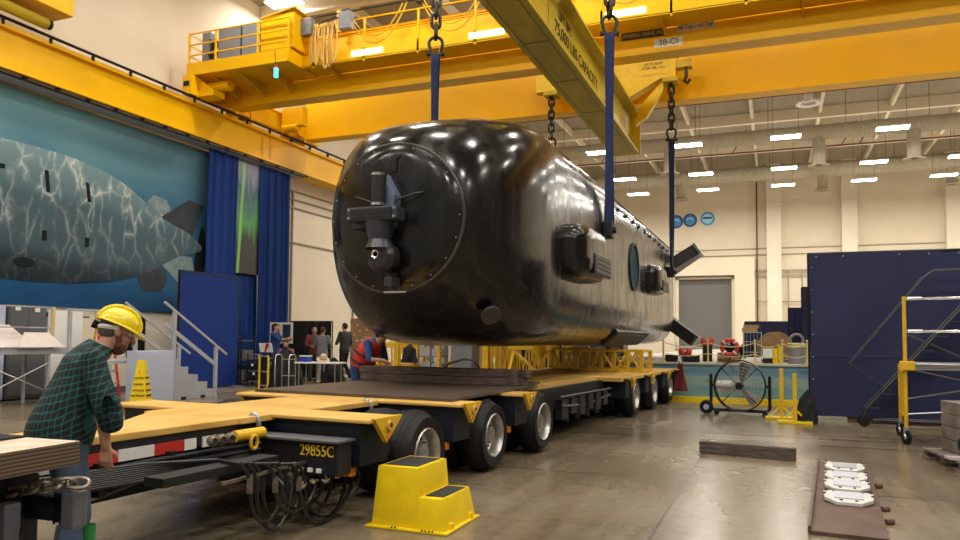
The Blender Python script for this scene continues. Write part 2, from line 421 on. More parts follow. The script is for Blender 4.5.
# left-wall door panels and pale mouldings beyond the drapes
b = MB()
for z0 in (4.75, 6.0, 6.3, 6.6): b.box(-16.0, -15.93, 21.2, 34, z0, z0 + .05)
for y in (22.0, 26.2): b.box(-16.0, -15.93, y, y + .06, 0, 6.6)
struct(b.build('trim_%d' % n, LINE)); n += 1
# roof beams across the hall, purlins along it
b = MB()
for y in (-4, 2, 8, 14, 20, 26.2, 32, 38, 44): b.box(-16, 15, y, y + .25, 12.0, 12.5)
struct(b.build('trim_%d' % n, CREAM)); n += 1
b = MB()
for x in (-13, -10, -7, -4, -1, 2, 5, 8, 11): b.box(x, x + .14, -9, 50, 12.2, 12.5)
struct(b.build('trim_%d' % n, CREAM)); n += 1

# fluorescent high-bay lamps hung in a grid
def bay_light(label, loc, power=70):
    t = thing('pendant_light', label, 'light', loc, 0, 'suspended bay lights')
    MB().box(-.6, .6, -.27, .27, .03, .1).build('housing', WHITE, t, bevel=.015)
    MB().box(-.58, .58, -.25, .25, 0, .035).build('diffuser', LAMP, t)
    b = MB()
    for x in (-.5, .5): b.tube([(x, 0, .1), (x, 0, 12.5 - loc[2])], .008, 5)
    b.build('suspension_wire', STEELD, t)
    L = bpy.data.lights.new('bay_lamp', 'AREA'); L.shape = 'RECTANGLE'; L.size = 1.1; L.size_y = .45; L.energy = power; L.color = (1, .94, .84)
    o = bpy.data.objects.new('bay_lamp', L); COL.objects.link(o); o.parent = t; o.location = (0, 0, -.02)
    L2 = bpy.data.lights.new('added_ceiling_fill', 'AREA'); L2.shape = 'RECTANGLE'; L2.size = 1.1; L2.size_y = .45; L2.energy = power * .09; L2.color = (1, .93, .82)  # upward lamp added to each fixture to brighten the ceiling
    u = bpy.data.objects.new('added_ceiling_fill', L2); COL.objects.link(u); u.parent = t; u.location = (0, 0, .14); u.rotation_euler = (PI, 0, 0)
    return t
rows = [(27.3, 'first'), (33.5, 'second'), (39.6, 'third'), (43.9, 'last')]
for y, rn in rows:
    for i, x in enumerate((-11.4, -7.42, -3.48, .5, 4.48, 8.15, 12.0)):
        cn = ('first', 'second', 'third', 'fourth', 'fifth', 'sixth', 'seventh')[i]
        bay_light('white bay light, %s from the left, %s row beyond the bridge crane' % (cn, rn), (x, y, 10), 70 if y < 36 else 105)
for y, rn in ((21.6, 'above the bridge crane'), (15.0, 'in front of the bridge crane'), (8.5, 'over the submarine'), (2.5, 'over the near trailer end'), (-4, 'at the open end of the hall')):
    for i, x in enumerate((-15.1 if y > 20 else -12.4, -8.4, -4.2, 0.2, 4.4, 9.2)):
        cn = ('leftmost', 'second', 'third', 'fourth', 'fifth', 'sixth')[i]
        bay_light('white roof bay light, %s of those %s' % (cn, rn), (-14.6, 19.45, 12.15) if x < -15 else (x, y, 11.75 if y > 5 else 11.2), 80 if 10 < y < 25 else 118)

# ducts
def duct(name, label, y, z, r, drops):
    t = thing(name, label, 'duct', (0, y, z))
    b = MB(); N = 60
    b.tube([(-15.98 + 30.96 * i / N, 0, 0.012 * math.sin(i * 2.1)) for i in range(N + 1)], [r * (1 + .02 * math.sin(i * 1.7)) for i in range(N + 1)], 18)
    b.build('duct_run', DUCT, t, smooth=True)
    for k in range(9): MB().tube([(-13 + 3.2 * k, 0, r * .9), (-13 + 3.2 * k, 0, 12.5 - z)], .01, 5).build('hanger_wire', STEELD, t)
    for x, L in drops:
        MB().cyl((x, 0, -r * .8), (x, 0, -L), .27, 16).build('duct_drop', DUCT, t, smooth=True)
        MB().lathe([(.27, 0), (.45, -.08), (.45, -.12), (.36, -.12), (.36, -.1), (.15, -.08)], (x, 0, -L), (0, 0, 1), 20).build('diffuser', DUCT, t, smooth=True)
duct('air_duct', 'pale fabric air duct nearest the far wall, low under the roof', 46, 11.2, .42, ((-5.2, 1.2), (2.6, 1.1), (8.9, 1.2)))
duct('air_duct', 'pale fabric air duct nearer the crane, with round diffusers below it', 36, 10.75, .34, ((1.9, 1.4), (5.6, 1.4), (-4.6, 1.3)))
b = MB()
b.lathe([(.2, 0), (.45, -.03), (.47, -.12), (.3, -.1), (.28, -.04)], (0, 0, 0), n=24)
b.cyl((0, 0, 0), (0, 0, 1.1), .16)
single(b, 'ceiling_diffuser', WHITE, 'round white air diffuser hanging just under the crane girder', 'diffuser', (1.33, 32, 11.0), smooth=True)
for i, (y, z) in enumerate(((30.5, 10.9), (41, 11.3))):
    t = thing('sprinkler_pipe', ('thin dark red sprinkler pipe crossing under the roof nearer the crane', 'thin dark red sprinkler pipe under the roof near the far duct')[i], 'pipe', (0, y, z))
    MB().tube([(-15.8, 0, 0), (14.8, 0, 0)], .045, 8).build('pipe_run', PIPE, t)
    for x in (-9, -2, 3.2, 4.0, 9): MB().tube([(x, 0, 0), (x + .7, 0, 12.49 - z)], .03, 6).build('hanger_rod', PIPE, t)
b = MB()
b.tube([(0, 0, 0), (0, 0, 10.6)], .05, 8)
single(b, 'wall_pipe', PIPE, 'dark red standpipe running up the far wall beside the vestibule', 'pipe', (-1.0, 49.9, .9))
# pipework on the far wall
b = MB()
for z in (5.55, 5.85): b.tube([(-10, 0, z), (14.5, 0, z)], .05, 6)
for x in (-2.2, .8, 1.6, 2.4, 3.1, 5.5, 7.2, 8.4, 11): b.tube([(x, 0, 1.2), (x, 0, 5.85)], .04, 6)
for z in (2.6, 3.9): b.tube([(-1.0, 0, z), (14.5, 0, z)], .035, 6)
single(b, 'wall_conduit', LINE, 'grey conduit runs along the lower part of the far wall', 'pipe', (0, 50.0, 0))

# three round blue emblems high on the far wall
EMB = mat('emblem_blue', (0.03, 0.28, 0.62), 0.5); EMBD = mat('emblem_navy', (0.01, 0.05, 0.2), 0.5); EMBW = mat('emblem_pale', (0.35, 0.7, 0.9), 0.5)
for i, x in enumerate((-6.0, -5.1, -4.0)):
    t = thing('wall_emblem', ('round blue emblem on the far wall, left one half behind the sling', 'round blue emblem with a white arc, middle one on the far wall', 'round pale blue emblem with a dark band, right one on the far wall')[i], 'emblem', (x, 50.2, 9.25 + .05 * i), 0, 'round emblems on the far wall')
    MB().cyl((0, 0, 0), (0, -.06, 0), .44, 32).build('emblem_disc', EMBD if i < 2 else EMB, t)
    MB().cyl((0, -.05, 0), (0, -.08, 0), .33, 28).build('emblem_field', EMB if i < 2 else EMBW, t)
    if i < 2: MB().tube([(.2 * math.cos(a), -.09, .2 * math.sin(a) - .06) for a in [R(20 + 14 * k) for k in range(11)]], .035, 6).build('emblem_arc', WHITE, t)
    else: MB().box(-.28, .28, -.1, -.07, -.02, .1).build('emblem_band', EMBD, t)

# ------------------------------------------------------------------ left wall: mural, drapes, runway beam
def muralsea():
    m = mat('mural_sea', (0.05, 0.15, 0.24), 0.7, spec=.1); k = NT(m)
    tc = k.n('TexCoord'); sp = k.n('SeparateXYZ'); k.l(tc.outputs['Object'], sp.inputs[0])
    mp = k.n('Mapping'); mp.inputs['Scale'].default_value = (1, .22, 1.0); mp.inputs['Rotation'].default_value = (R(-14), 0, 0); k.l(tc.outputs['Object'], mp.inputs[0])
    n = k.n('TexNoise', Scale=1.6, Detail=7.0); k.l(mp.outputs[0], n.inputs['Vector'])
    h = k.math('ADD', k.math('DIVIDE', k.math('SUBTRACT', sp.outputs[2], 2.0), 4.8), k.math('MULTIPLY', k.math('SUBTRACT', n.outputs['Fac'], .5), .5))
    c = k.ramp(h, [(0.02, (0.012, 0.06, 0.16)), (0.25, (0.022, 0.12, 0.25)), (0.55, (0.05, 0.17, 0.27)), (0.9, (0.15, 0.31, 0.36))])
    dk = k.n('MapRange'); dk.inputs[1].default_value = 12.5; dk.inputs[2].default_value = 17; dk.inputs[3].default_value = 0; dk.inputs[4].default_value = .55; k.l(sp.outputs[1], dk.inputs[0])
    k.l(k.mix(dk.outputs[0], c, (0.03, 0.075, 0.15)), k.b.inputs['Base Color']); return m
def muralhull():
    m = mat('mural_hull', (0.2, 0.28, 0.3), 0.7, spec=.1); k = NT(m)
    tc = k.n('TexCoord'); sp = k.n('SeparateXYZ'); k.l(tc.outputs['Object'], sp.inputs[0])
    ns = k.n('TexNoise', Scale=1.3, Detail=3.0); k.l(tc.outputs['Object'], ns.inputs['Vector'])
    mp = k.n('Mapping'); mp.inputs['Scale'].default_value = (1, 1.5, .55); mp.inputs['Rotation'].default_value = (R(28), 0, 0)
    ad = k.n('Mix', data_type='RGBA', blend_type='ADD'); ad.inputs[0].default_value = .55; k.l(tc.outputs['Object'], ad.inputs[6]); k.l(ns.outputs['Color'], ad.inputs[7])
    k.l(ad.outputs[2], mp.inputs[0])
    vo = k.n('TexVoronoi', feature='DISTANCE_TO_EDGE', Scale=2.1); k.l(mp.outputs[0], vo.inputs['Vector'])
    ca = k.ramp(vo.outputs['Distance'], [(0.0, (.9, .9, .9)), (0.04, (.3, .3, .3)), (0.16, (0, 0, 0))])
    # printed picture: pale ridge, grey flank, dark keel
    s = k.math('SUBTRACT', sp.outputs[2], k.math('MULTIPLY', k.math('SUBTRACT', sp.outputs[1], 11.0), -0.06))
    base = k.ramp(k.math('DIVIDE', k.math('SUBTRACT', s, 2.5), 3.3), [(0.08, (0.018, 0.026, 0.034)), (0.2, (0.03, 0.046, 0.058)), (0.3, (0.06, 0.095, 0.115)), (0.62, (0.075, 0.125, 0.15)), (0.95, (0.20, 0.31, 0.35))])
    up = k.n('MapRange'); up.inputs[1].default_value = 3.1; up.inputs[2].default_value = 5.4; up.inputs[3].default_value = .10; up.inputs[4].default_value = 1.0; k.l(sp.outputs[2], up.inputs[0])
    nm = k.n('TexNoise', Scale=1.7, Detail=2.0); k.l(tc.outputs['Object'], nm.inputs['Vector']); ms = k.ramp(nm.outputs['Fac'], [(.38, (0, 0, 0)), (.62, (1, 1, 1))])
    ca = k.math('MULTIPLY', ca, ms)
    k.l(k.mix(k.math('MULTIPLY', ca, up.outputs[0]), base, (0.72, 0.76, 0.72)), k.b.inputs['Base Color']); return m
MSEA, MHULL = muralsea(), muralhull()
MFIN = mat('mural_fin', (0.05, 0.06, 0.07), 0.7, spec=.1, var=.3, scale=2); MFINL = mat('mural_fin_pale', (0.17, 0.26, 0.29), 0.5, var=.4, scale=5); MDK = mat('mural_slot', (0.012, 0.016, 0.02), 0.7, spec=.1)
t = thing('wall_mural', 'large printed wall mural of a grey submarine under blue water', 'mural', (-15.45, 0, 0))
def wallpoly(name, pts, m, lift, par=t):
    MB().prism([(lift, y, z) for y, z in pts], (.006, 0, 0)).build(name, m, par)
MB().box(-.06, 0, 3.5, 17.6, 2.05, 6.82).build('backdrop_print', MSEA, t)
def smoothpoly(pts, k=4):
    out = []
    n = len(pts)
    for i in range(n):
        p0, p1, p2, p3 = [V((*pts[(i + j - 1) % n], 0)) for j in range(4)]
        for q in range(k):
            s = q / k
            p = .5 * ((2 * p1) + (p2 - p0) * s + (2 * p0 - 5 * p1 + 4 * p2 - p3) * s * s + (3 * p1 - p0 - 3 * p2 + p3) * s ** 3)
            out.append((p.x, p.y))
    return out
wallpoly('printed_far_fin', [(14.92, 4.94), (15.15, 5.17), (15.61, 5.12), (15.8, 4.84), (15.45, 4.6)], MFINL, .004)
wallpoly('printed_lower_fin', [(14.7, 2.9), (15.0, 3.3), (15.65, 3.2), (15.71, 2.85), (15.5, 2.6), (14.9, 2.58)], MFIN, .004)
wallpoly('printed_tail_fin', [(15.4, 3.4), (15.9, 3.7), (16.61, 3.63), (16.75, 3.24), (16.1, 2.9)], MFINL, .005)
wallpoly('printed_propeller', smoothpoly([(16.7, 3.3), (16.95, 3.0), (17.12, 3.5), (17.15, 4.1), (17.0, 4.6), (16.85, 4.2)]), MDK, .005)
H = [(5.0, 5.1), (7.0, 5.45), (9.0, 5.6), (10.84, 5.63), (11.77, 5.64), (12.82, 5.58), (14.0, 5.34), (14.89, 4.92), (15.34, 4.74), (16.08, 4.5), (16.75, 4.14), (17.0, 3.92), (16.76, 3.8), (15.93, 3.54), (15.07, 3.09), (14.1, 2.81), (12.94, 2.65), (11.9, 2.6), (10.97, 2.62), (9, 2.66), (7, 2.8), (5, 3.3), (4.3, 4.2)]
wallpoly('printed_hull', smoothpoly(H), MHULL, .010)
wallpoly('printed_upper_fin', [(15.42, 4.62), (16.43, 5.26), (17.03, 5.19), (16.6, 4.28), (16.1, 4.42)], MFIN, .018)
for p in ([(11.93, 5.16), (12.03, 5.16), (12.09, 4.67), (12.0, 4.67)], [(13.02, 5.1), (13.12, 5.08), (13.2, 4.63), (13.1, 4.63)], [(11.93, 3.78), (12.05, 3.78), (12.05, 3.55), (11.93, 3.55)], [(13.06, 3.76), (13.18, 3.76), (13.18, 3.53), (13.06, 3.53)], [(10.85, 5.08), (11.0, 5.08), (11.0, 4.98), (10.85, 4.98)]):
    wallpoly('printed_slot', p, MDK, .018)
wallpoly('printed_hatch', smoothpoly([(11.3, 3.06), (11.6, 3.12), (11.8, 3.02), (11.65, 2.9), (11.35, 2.92)]), MDK, .018)

def drape(label, y0, y1, z0, z1, x, seed, amp=.07):
    rr = random.Random(seed); ph = [rr.uniform(0, 6) for _ in range(4)]
    def fn(u, v):
        y = y0 + (y1 - y0) * u; s = (y - y0) * 2 * PI
        wv = math.sin(s * 3.1 + ph[0] + .5 * math.sin(s * .9 + ph[1])) * .6 + math.sin(s * 5.3 + ph[2]) * .3
        return V((x + amp * wv * (.55 + .45 * (1 - v)), y + .02 * math.sin(v * 5 + ph[3]), z0 + (z1 - z0) * v))
    o = MB((x, y0, z0)).grid(fn, 90, 14).build('blue_drape', BLUEC, None, smooth=True)
    so = o.modifiers.new('thickness', 'SOLIDIFY'); so.thickness = .012
    o.location = (x, y0, z0); return tag(o, label, 'curtain')
drape('tall royal blue drape beside the mural, left of the green banner', 16.9, 18.15, .02, 6.85, -15.18, 1)
drape('tall royal blue drape right of the green banner', 19.2, 20.75, .02, 6.85, -15.15, 5)
drape('royal blue drape hanging below and behind the green banner', 18.0, 19.35, .02, 3.5, -15.32, 9, .05)
def bannermat():
    m = mat('aurora_print', (0.02, 0.1, 0.06), 0.5); k = NT(m)
    tc = k.n('TexCoord'); sp = k.n('SeparateXYZ'); k.l(tc.outputs['Object'], sp.inputs[0])
    mp = k.n('Mapping'); mp.inputs['Scale'].default_value = (1, 4.0, .55); k.l(tc.outputs['Object'], mp.inputs[0])
    n = k.n('TexNoise', Scale=1.3, Detail=5.0); k.l(mp.outputs[0], n.inputs['Vector'])
    h = k.math('ADD', k.math('DIVIDE', sp.outputs[2], 3.5), k.math('MULTIPLY', k.math('SUBTRACT', n.outputs['Fac'], .5), .5))
    c = k.ramp(h, [(0.1, (0.012, 0.014, 0.014)), (0.3, (0.015, 0.03, 0.02)), (0.45, (0.05, 0.35, 0.06)), (0.58, (0.03, 0.22, 0.12)), (0.74, (0.02, 0.10, 0.16)), (0.9, (0.22, 0.26, 0.36))])
    gl = k.math('LESS_THAN', k.math('ABSOLUTE', k.math('SUBTRACT', sp.outputs[1], k.math('ADD', .2, k.math('MULTIPLY', sp.outputs[2], .06)))), .06)
    k.l(k.mix(k.math('MULTIPLY', gl, .7), c, (0.28, 0.7, 0.12)), k.b.inputs['Base Color']); return m
single(MB().box(0, .03, 0, 1.2, 0, 3.45), 'hanging_banner', bannermat(), 'tall hanging banner with a green aurora print between blue drapes', 'banner', (-15.24, 18.08, 3.35))
# track under the runway beam
t = thing('curtain_track', 'grey curtain track with a thin rail under the yellow runway beam', 'track', (-15.05, 0, 6.86))
MB().box(-.35, .02, -2, 21.3, 0, .16).build('track_channel', GREYP, t)
MB().tube([(.06, -2, .03), (.06, 21.3, .03)], .02, 6).build('track_rail', STEELD, t)
b = MB()
for i in range(24): b.box(.02, .07, 3 + i * .8, 3.1 + i * .8, .06, .12)
b.build('track_clips', STEELD, t)
# runway beam
t = thing('runway_beam', 'long yellow crane runway beam along the left wall', 'beam', (-15, 0, 7.0))
b = MB().box(-.55, .0, -6, 49, 0.0, .82)
b.box(-.7, .12, -6, 49, .82, .9).box(-.6, .1, -6, 49, -.03, .03)
b.build('beam_girder', YEL, t)
MB().box(-.32, -.22, -6, 49, .9, .98).build('crane_rail', STEELD, t)
MB().tube([(.17, -6, .99), (.17, 49, .99)], .035, 6).build('conductor_bar', BLACK, t)
for i in range(30):
    MB().box(.10, .18, -.6 + i * 1.1, -.57 + i * 1.1, .86, .97).build('bar_bracket', STEELD, t)
b = MB()
for y in (19.0, 31):
    for k in range(8): b.box(.0, .02, y, y + .1, .1 + k * .085, .15 + k * .085); b.box(.0, .02, y + .4, y + .5, .1 + k * .085, .15 + k * .085)
b.build('bolted_splice', YELT, t)
# end carriage of a second crane, top left
t = thing('crane_end_carriage', 'yellow end carriage and bumper of a second crane at the upper left', 'crane', (-14.75, 9.2, 8.0))
MB().box(-.45, .4, -4, 2.45, .42, 1.3).box(-.5, .55, -4, 1.0, 1.3, 1.42).build('carriage_beam', YEL, t, bevel=.02)
MB().cyl((0, .6, .22), (0, 2.1, .2), .13, 14).build('bumper_tube', YELS, t)
MB().cyl((0, 2.1, .2), (0, 2.2, .2), .11, 14).build('bumper_pad', BLACK, t)
MB().box(-.3, .3, -3, .7, .05, .42).build('wheel_box', YEL, t, bevel=.02)

# ================================================================== BRIDGE CRANE
CR = thing('bridge_crane', 'yellow overhead bridge crane with twin girders and a railed walkway spanning the hall', 'crane', (-15, 17.2, 8.05))
def cmb(): return MB((-15, 17.2, 8.05))
for nm, y in (('girder', 17.2), ('girder', 20.9)):
    b = cmb().box(-14.75, 14.2, y + .06, y + .44, 8.09, 9.75).box(-14.75, 14.2, y, y + .5, 8.07, 8.12).box(-14.75, 14.2, y, y + .5, 9.72, 9.78)
    b.prism([(-14.75, y + .03, 8.1), (-14.75, y + .03, 9.0), (-15.2, y + .03, 9.0), (-15.2, y + .03, 8.45)], (0, .44, 0))
    b.build(nm, YEL, CR)
# end truck on the left runway with wheels
b = cmb().box(-15.42, -15.1, 16.3, 22.3, 8.2, 8.78).box(-15.48, -15.04, 16.3, 22.3, 8.74, 8.8)
for y in (17.9, 18.6, 20.6, 21.4): b.box(-15.46, -15.06, y - .05, y + .05, 8.0, 8.78)
b.build('end_truck', YEL, CR, bevel=.012)
for y in (18.25, 21.0):
    MB((-15, 17.2, 8.05)).cyl((-15.36, y, 8.16), (-15.18, y, 8.16), .17, 20).build('truck_wheel', STEELD, CR)
b = cmb().box(-15.0, -14.2, 20.0, 20.3, 8.3, 8.9).cyl((-15.0, 20.1, 8.25), (-14.4, 20.1, 8.25), .14, 14)
b.build('drive_motor', YEL, CR, bevel=.01)
b = cmb().box(-15.05, -14.75, 15.65, 16.0, 8.02, 8.55).box(-14.85, -14.2, 15.9, 16.35, 8.0, 8.16).prism([(-14.75, 16.0, 8.1), (-14.75, 16.0, 8.5), (-14.2, 16.0, 8.12)], (0, .12, 0))
b.cyl((-14.7, 16.35, 8.38), (-14.0, 16.35, 8.38), .15, 14)
b.build('bumper_box', YEL, CR)
cmb().box(-15.0, -14.82, 15.63, 15.66, 8.25, 8.38).build('bumper_window', BLACK, CR)
# platform at the left end
b = cmb().box(-15.05, -11.7, 15.8, 17.2, 8.6, 8.66).box(-15.05, -11.7, 15.78, 15.83, 8.58, 8.92).box(-11.74, -11.68, 15.8, 16.5, 8.58, 8.92).box(-15.07, -15.02, 15.8, 17.2, 8.58, 8.92)
b.build('end_platform', YEL, CR)
b = cmb()
for x in (-14.4, -13.5, -12.6): b.prism([(x, 15.95, 8.6), (x, 17.2, 8.6), (x, 17.2, 8.25)], (.06, 0, 0))
b.build('platform_bracket', YELT, CR)
b = cmb()
for z in (9.15, 9.45, 9.76): b.tube([(-11.7, 15.83, z), (-15.02, 15.83, z), (-15.02, 17.1, z)], .022, 6)
b.build('platform_rail', YEL, CR)
for x in (-15.02, -14.1, -12.7, -11.72):
    cmb().box(x - .025, x + .025, 15.81, 15.86, 8.66, 9.78).build('rail_post', YEL, CR)
for y in (16.4, 17.1): cmb().box(-15.05, -15.0, y - .025, y + .025, 8.66, 9.78).build('rail_post', YEL, CR)
c = cmb().box(-14.35, -12.75, 16.2, 16.7, 8.95, 9.95).build('electrical_cabinet', GREYM, CR, bevel=.01)
cmb().box(-13.57, -13.53, 16.19, 16.2, 8.97, 9.93).build('cabinet_seam', STEELD, c)
cmb().box(-15.0, -14.72, 16.3, 16.6, 8.75, 9.98).build('small_cabinet', GREYM, CR, bevel=.01)
b = cmb().cyl((-14.7, 16.35, 9.6), (-14.45, 16.35, 9.6), .1, 12).cyl((-14.7, 16.3, 9.3), (-14.45, 16.3, 9.3), .09, 12).tube([(-14.6, 16.2, 9.2), (-14.5, 16.1, 9.4), (-14.6, 16.15, 9.7)], .02, 6)
b.build('limit_switch', STEELD, CR)
c = cmb().box(-12.66, -11.62, 15.9, 16.7, 8.98, 9.92).build('panel_box', YEL, CR, bevel=.012)
cmb().prism([(-12.66, 15.86, 9.86), (-11.6, 15.86, 10.02), (-11.6, 16.75, 10.02), (-12.66, 16.75, 9.86)], (0, 0, .03)).build('box_lid', YELT, c)
b = cmb()
for z in (9.28, 9.58): b.box(-12.64, -11.64, 15.885, 15.9, z, z + .012)
b.build('box_seam', YELT, c)
b = cmb().box(-12.75, -12.68, 16.0, 16.2, 9.0, 9.85)
b.build('plug_strip', STEELD, CR)
t2 = cmb().tube(catenary((-12.1, 15.78, 8.9), (-12.05, 15.78, 8.4), .02), .012, 5).build('pendant_cable', STEELD, CR)
cmb().cyl((-12.05, 15.78, 8.18), (-12.05, 15.78, 8.42), .06, 10).build('pendant_lamp', mat('lamp_cyan', (.05, .4, .5), .3, emit=(.1, .8, 1), estr=1.0), t2)
cmb().cyl((-12.05, 15.78, 8.42), (-12.05, 15.78, 8.5), .05, 10).build('pendant_cap', RED, t2)
# walkway
b = cmb().box(-11.7, 14, 16.42, 17.22, 8.64, 8.69).box(-11.7, 14, 16.4, 16.44, 8.62, 8.9).box(-11.7, 14, 16.4, 16.5, 8.6, 8.64)
b.build('walkway', YEL, CR)
for i in range(9):
    x = -11.0 + i * 2.9
    cmb().prism([(x, 16.45, 8.63), (x, 17.22, 8.63), (x, 17.22, 8.43)], (.04, 0, 0)).build('walkway_bracket', YELT, CR)
for i in range(17):
    x = -11.35 + i * 1.55
    cmb().box(x - .025, x + .025, 16.4, 16.45, 8.55, 9.7).build('rail_post', YEL, CR)
b = cmb()
for z in (9.28, 9.68): b.tube([(-11.6, 16.42, z), (14, 16.42, z)], .022, 6)
b.build('walkway_rail', YEL, CR)
for x in (-10.15, -6.85, -3.5, -.2):
    o = cmb().box(x, x + .9, 16.37, 16.4, 8.70, 8.83).build('walkway_lamp', LAMPW, CR)
# festoon cables and their rail
b = cmb().tube([(-11.6, 16.85, 10.15), (14, 16.85, 10.15)], .02, 6).tube([(-11.6, 17.0, 9.95), (14, 17.0, 9.95)], .018, 6)
b.build('festoon_rail', STEELD, CR)
for i in range(9):
    x = -10.6 + i * 2.2
    b = cmb()
    b.tube(catenary((x, 16.85, 10.13), (x + 1.8, 16.85, 10.13), .95, 14), .02, 6).tube(catenary((x + .1, 16.8, 10.1), (x + 1.7, 16.8, 10.1), .75, 14), .017, 6)
    b.build('festoon_cable', YELT, CR)
    c = cmb().box(x - .1, x + .1, 16.75, 16.95, 10.05, 10.2).build('festoon_trolley', STEELD, CR)
for x in (-11.5, -10.3):
    cmb().box(x - .16, x + .2, 16.2, 16.4, 9.4, 9.85).build('junction_box', GREYM, CR, bevel=.01)
for i in range(5):
    cmb().box(-11.0 + i * 4.5, -10.9 + i * 4.5, 16.95, 17.05, 9.7, 10.3).build('rail_stand', YEL, CR)
# signs on the near girder
def plate(x0, x1, z0, z1, y, m, body, size, tm, sx=1.0, par=CR):
    p = MB((-15, 17.2, 8.05)).box(x0, x1, y - .012, y, z0, z1).build('sign_plate', m, par)
    text(body, size, tm, p, ((x0 + x1) / 2 + 15, y - .014 - 17.2, (z0 + z1) / 2 - 8.05), (90, 0, 0), sx=sx)
LBL = mat('label_grey', (0.62, 0.58, 0.5), .5)
plate(-3.32, -2.32, 8.47, 8.65, 17.26, mat('label_dark', (.05, .045, .04), .5), 'UNIVERSAL CRANE, INC', .125, LBL, .72)
plate(-2.02, -1.2, 8.5, 8.68, 17.26, LBL, '40 Ton / 10 Ton', .16, TEXTB, .72)
plate(-2.55, -1.9, 8.2, 8.4, 17.26, WHITE, '38-CI', .2, TEXTB, 1.0)
cmb().tube([(-11.0, 16.3, 9.7), (-10.6, 16.3, 9.78), (-10.4, 16.35, 9.7)], .02, 6).build('cable_hook', STEELD, CR)
# coil of yellow hose hung on the walkway rail
b = MB(); rr = random.Random(3)
for i in range(9):
    x = -.36 + i * .09; L = .95 + rr.uniform(-.1, .22); wd = .05 + rr.uniform(0, .03)
    pts = [(x + wd * math.cos(a), .02 * math.sin(3 * a + i) - .03 * (i % 3), -L / 2 + (L / 2 + .03) * math.sin(a)) for a in [2 * PI * k / 22 for k in range(22)]]
    b.tube(pts, .021, 6, closed=True)
single(b, 'hose_coil', mat('hose_yellow', (.7, .45, .10), .5), 'hank of yellow hose hung over the walkway rail near the platform', 'hose', (-10.95, 16.3, 9.62), smooth=True)

# ================================================================== SPREADER (lifting frame)
SP = thing('lifting_spreader', 'long mustard I-beam spreader with cross arms above the submarine', 'lifting beam', (-3.87, 15.6, 6.65))
def smb(): return MB((-3.87, 15.6, 6.65))
x0, x1 = -4.22, -3.5
b = smb().box(x0, x1, 9.3, 20.9, 6.65, 6.70).box(x0, x1, 9.3, 20.9, 7.75, 7.80).box(-3.99, -3.73, 9.3, 20.9, 6.7, 7.75)
b.build('main_beam', YELS, SP)
for y in (9.3, 20.87): smb().box(x0 - .01, x1 + .03, y, y + .04, 6.64, 7.95).build('end_plate', YELP, SP)
b = smb()
for y in (12.3, 14.4, 16.6, 18.7):
    b.box(x0 + .1, x1 - .1, y, y + .05, 6.643, 6.652)
b.box(x0 + .1, x0 + .12, 9.5, 20.6, 6.644, 6.652).box(x1 - .14, x1 - .12, 9.5, 20.6, 6.644, 6.652)
b.build('bottom_weld', mat('weld_grey', (.25, .2, .06), .5), SP)
p = smb().box(-3.73, -3.722, 12.6, 17.7, 6.85, 7.6).build('capacity_panel', YELS, SP)
text('LIFT BM.', .26, TEXTB, p, (.155, -1.9, .86), (90, 0, 90), sx=1.0)
text('75,000 LBS CAPACITY', .34, TEXTB, p, (.155, -.85, .56), (90, 0, 90), sx=1.1)
for (ya, lx, ly, rx, ry) in ((12.25, -5.72, 12.1, -2.56, 12.3), (20.35, -5.9, 20.3, -2.56, 20.45)):
    b = smb().box(lx - .45, rx + .15, ya - .16, ya + .16, 8.5, 9.12).box(lx - .5, rx + .2, ya - .2, ya + .2, 9.1, 9.14)
    b.build('cross_arm', YELP, SP, bevel=.01)
    smb().prism([(x0, ya - .18, 7.78), (x1 + .7, ya - .18, 8.5), (x0 - .7, ya - .18, 8.5)][::-1] + [], (0, .36, 0)).build('arm_saddle', YELP, SP)
    smb().prism([(x1, ya - .1, 7.3), (x1 + .1, ya - .1, 7.8), (x1 + .75, ya - .1, 8.45), (x1 + .75, ya - .1, 8.2), (x1 + .3, ya - .1, 7.5)], (0, .2, 0)).build('arm_gusset', YELP, SP)
    for x in (lx, rx):
        c = smb().box(x - .2, x + .2, ya - .22, ya + .22, 8.38, 8.5).build('chain_plate', YELS, SP)
        smb().box(x - .05, x + .05, ya - .05, ya + .05, 8.28, 8.4).build('chain_lug', CHAIN, c)
    q = smb().box(rx - .85, rx - .02, ya - .172, ya - .165, 8.62, 9.05).build('arm_label', YELP, SP)
    text('CROSS BEAM\n37,500 LBS. WLL', .105, TEXTB, q, (rx - .44 + 3.87, ya - .176 - 15.6, 8.86 - 6.65), (90, 0, 0), sx=.85)
    q2 = smb().box(lx + .1, lx + .7, ya - .172, ya - .165, 8.6, 9.05).build('arm_label', YELP, SP)
    text('CROSS BEAM\n37,500 LBS.', .1, TEXTB, q2, (lx + .3 + 3.87, ya - .176 - 15.6, 8.86 - 6.65), (90, 0, 0), sx=.8)
smb().box(-2.4, -2.0, 20.2, 20.5, 8.75, 8.95).build('hook_bracket', YELS, SP)
smb().tube([(-2.15, 20.3, 8.75), (-2.15, 20.3, 8.5), (-2.2, 20.3, 8.4), (-2.12, 20.3, 8.32), (-2.05, 20.3, 8.42)], .045, 8).build('spare_hook', CHAIN, SP)

